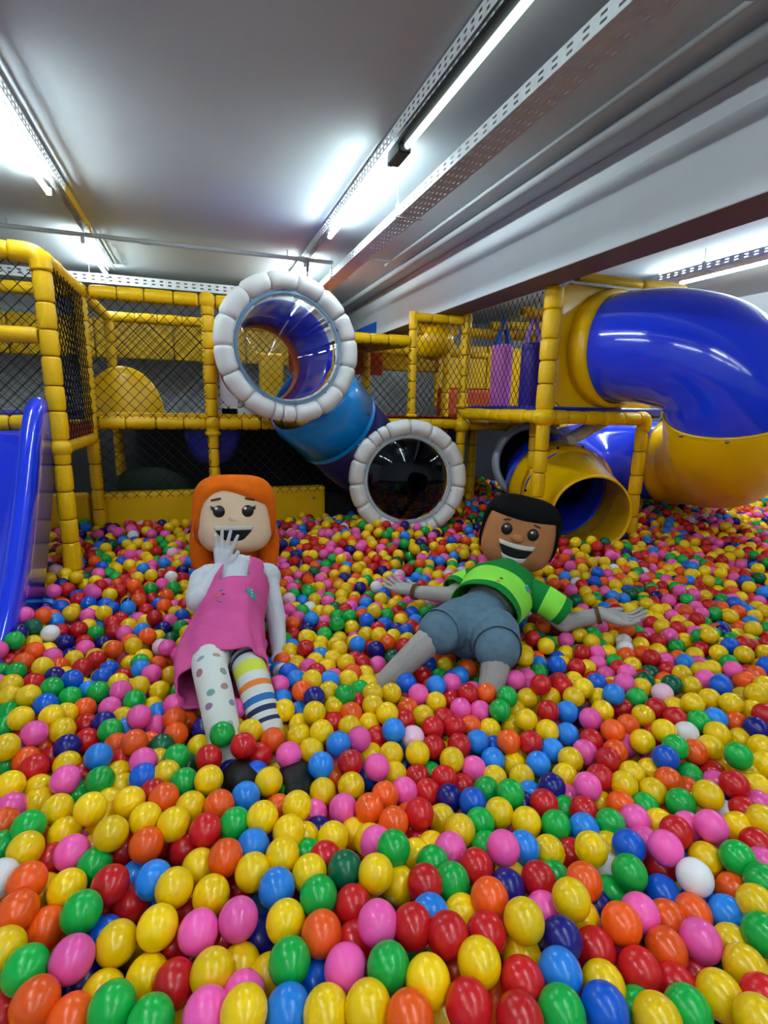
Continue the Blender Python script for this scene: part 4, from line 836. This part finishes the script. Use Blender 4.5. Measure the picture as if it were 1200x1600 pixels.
for it in range(70):
    if it % 6 == 0: A, B = pairs()
    d = P[A]-P[B]; L = np.sqrt((d**2).sum(1))+1e-9; ov = np.clip(D2-L, 0, None); ws = wgt[A]+wgt[B]; n = d/L[:, None]*ov[:, None]*.9/ws[:, None]
    mv = np.zeros_like(P)
    for ax_ in range(3): mv[:, ax_] = np.bincount(A, n[:, ax_]*wgt[A], N)-np.bincount(B, n[:, ax_]*wgt[B], N)
    cnt = np.maximum(1, .55*(np.bincount(A, ov > 0, N)+np.bincount(B, ov > 0, N))); mv /= cnt[:, None]
    mv[NP_:, 2] -= .0012
    P += mv
    for p, q, r in OB:
        v = q-p; lo = np.minimum(p, q)-r; hi = np.maximum(p, q)+r; s = np.nonzero(((P > lo) & (P < hi)).all(1))[0]
        if len(s) == 0: continue
        t_ = np.clip(((P[s]-p)@v)/(v@v+1e-9), 0, 1); cl = p+t_[:, None]*v; e = P[s]-cl; l = np.linalg.norm(e, axis=1)+1e-9; m_ = l < r
        P[s[m_]] += e[m_]/l[m_, None]*(r-l[m_])[:, None]*.8
    # balls read from the photo keep to their sight line, near the surface
    e = P[:NP_]-PP; s = np.clip((e*PD).sum(1), -.075, .075)*.97; P[:NP_] = PP+PD*s[:, None]
    f = P[NP_:]; f[:, 2] = np.clip(f[:, 2], surf(f[:, 0], f[:, 1])-.20, topz(f)+.01)
    f[:, 1] = np.minimum(f[:, 1], np.where(f[:, 0] < 1.05, 4.38, 5.6))
# drop fill balls still buried in something solid or badly overlapping
good = np.ones(N, bool)
for p, q, r in OB:
    v = q-p; t_ = np.clip(((P-p)@v)/(v@v+1e-9), 0, 1); good &= np.linalg.norm(P-(p+t_[:, None]*v), axis=1) > r-.035
good[:NP_] = True
for p, q, r0, r1 in [legs[1], legs[3]]+armL[:2]+aL[1:2]+aR[1:2]+[lg[1], lg[3]]:
    p, q = np.array(p), np.array(q); v = q-p; t_ = np.clip(((P-p)@v)/(v@v), 0, 1); good &= np.linalg.norm(P-(p+t_[:, None]*v), axis=1) > max(r0, r1)+RB_-.032
A, B = pairs(); d = np.linalg.norm(P[A]-P[B], axis=1)
for a, b in zip(A[d < D2*.62], B[d < D2*.62]):
    if good[a] and good[b] and max(a, b) >= NP_: good[max(a, b)] = False
names = 'y'*33+'r'*17+'o'*13+'p'*14+'b'*6+'u'*4+'g'*9+'n'*4+'d'*2+'w'*1+'l'*1
cols = [p[2] for p in pins]+[names[i] for i in RNG.integers(0, len(names), N-NP_)]
def ball_shader(name, rgb=None):
    m = bpy.data.materials.new(name); m.use_nodes = True; nt = m.node_tree; b = nt.nodes['Principled BSDF']; b.inputs['Roughness'].default_value = .26; b.inputs['Specular IOR Level'].default_value = .45
    hs = nt.nodes.new('ShaderNodeHueSaturation'); oi = nt.nodes.new('ShaderNodeObjectInfo'); mr = nt.nodes.new('ShaderNodeMapRange'); mr.inputs['To Min'].default_value = .80; mr.inputs['To Max'].default_value = 1.06
    nt.links.new(oi.outputs['Random'], mr.inputs['Value']); nt.links.new(mr.outputs[0], hs.inputs['Value'])
    if rgb: hs.inputs['Color'].default_value = (*lin(rgb), 1)
    else:
        at_ = nt.nodes.new('ShaderNodeAttribute'); at_.attribute_type = 'INSTANCER'; at_.attribute_name = 'ball_colour'; nt.links.new(at_.outputs['Color'], hs.inputs['Color'])
    nt.links.new(hs.outputs[0], b.inputs['Base Color']); return m
# the 300 that show largest are objects of their own
vis = [(not pins[i][3], pins[i][5]) for i in range(NP_)]
order = sorted([i for i in range(NP_) if good[i]], key=lambda i: -pins[i][5]*(1. if vis[i][0] else .62)); single = order[:300]; sset = set(single)
def neighbour(i, dx, dy):
    best = None
    for j in range(NP_):
        if j == i or pins[j][3] or not good[j]: continue
        ex, ey = pins[j][0]-pins[i][0], pins[j][1]-pins[i][1]; al = ex*dx+ey*dy; pe = abs(ex*dy-ey*dx)
        if al > .35*pins[i][5] and pe < al*.9 and al+pe < 3*pins[i][5]:
            if best is None or al+pe < best[0]: best = (al+pe, j)
    return BC[pins[best[1]][2]][0] if best else None
labels = {}; used = set()
def zone(px, py):
    r = 'front' if py > 1400 else 'nearer middle' if py > 1230 else 'middle'; c = 'far left' if px < 200 else 'left' if px < 440 else 'centre' if px < 760 else 'right' if px < 1000 else 'far right'
    return f'{r} {c}'
for i in single:
    c = BC[pins[i][2]][0]; l, r, a, b = neighbour(i, -1, 0), neighbour(i, 1, 0), neighbour(i, 0, -1), neighbour(i, 0, 1); z = zone(pins[i][0], pins[i][1]); half = 'half-hidden ' if pins[i][3] else ''
    f = []
    if l and r: f.append(f'between {l} and {r}')
    elif l: f.append(f'right of {l}')
    elif r: f.append(f'left of {r}')
    if a: f.append(f'below {a}')
    if b: f.append(f'above {b}')
    for k in range(1, len(f)+1):
        s = f'{half}{c} ball at {z}, '+', '.join(f[:k])
        if s not in used and k >= min(2, len(f)): break
    n = 2
    if s in used: s += f', nearer the {"left" if pins[i][0] % 400 < 200 else "right"}'
    if s in used: s += ' again'
    used.add(s); labels[i] = s
bmesh_ = {}
for c, (nm, rgb) in BC.items():
    b = bmesh.new(); bmesh.ops.create_icosphere(b, subdivisions=4, radius=RB_); me = bpy.data.meshes.new('play_ball_'+nm.replace('-', '_')); b.to_mesh(me); b.free()
    me.polygons.foreach_set('use_smooth', [True]*len(me.polygons)); me.materials.append(ball_shader(nm.replace('-', '_')+'_ball_plastic', rgb)); bmesh_[c] = me
for i in single:
    o = bpy.data.objects.new('play_ball', bmesh_[cols[i]]); COL.objects.link(o); o.location = P[i]; o.rotation_euler = (random.random()*6, random.random()*6, 0)
    tag(o, labels[i], 'ball', 'plastic balls nearest the viewer')
rest = [i for i in range(N) if good[i] and i not in sset]
me = bpy.data.meshes.new('ball_sea'); me.from_pydata([tuple(P[i]) for i in rest], [], [])
at_ = me.attributes.new('ball_colour', 'FLOAT_COLOR', 'POINT'); at_.data.foreach_set('color', np.array([(*lin(BC[cols[i]][1]), 1) for i in rest], np.float32).ravel())
sea = bpy.data.objects.new('ball_sea', me); COL.objects.link(sea); M_SEA = ball_shader('mixed_ball_plastic'); me.materials.append(M_SEA)
tag(sea, 'sea of small glossy multicoloured plastic balls filling the pit', 'balls', kind='stuff')
ng = bpy.data.node_groups.new('ball_scatter', 'GeometryNodeTree'); ng.interface.new_socket('Geometry', in_out='INPUT', socket_type='NodeSocketGeometry'); ng.interface.new_socket('Geometry', in_out='OUTPUT', socket_type='NodeSocketGeometry')
gi, go = ng.nodes.new('NodeGroupInput'), ng.nodes.new('NodeGroupOutput'); ic = ng.nodes.new('GeometryNodeMeshIcoSphere'); ic.inputs['Radius'].default_value = RB_; ic.inputs['Subdivisions'].default_value = 4
ss_ = ng.nodes.new('GeometryNodeSetShadeSmooth'); sm = ng.nodes.new('GeometryNodeSetMaterial'); sm.inputs['Material'].default_value = M_SEA; ip = ng.nodes.new('GeometryNodeInstanceOnPoints')
ng.links.new(gi.outputs[0], ip.inputs['Points']); ng.links.new(ic.outputs['Mesh'], ss_.inputs[0]); ng.links.new(ss_.outputs[0], sm.inputs[0]); ng.links.new(sm.outputs[0], ip.inputs['Instance']); ng.links.new(ip.outputs[0], go.inputs[0])
md = sea.modifiers.new('balls', 'NODES'); md.node_group = ng
SC['ball_note'] = str((N, NP_, len(rest), float(np.mean(d < D2*.9)))); print('BALLS', N, 'pins', NP_, 'rest', len(rest), 'residual overlap', float(np.mean(d < D2*.9)))
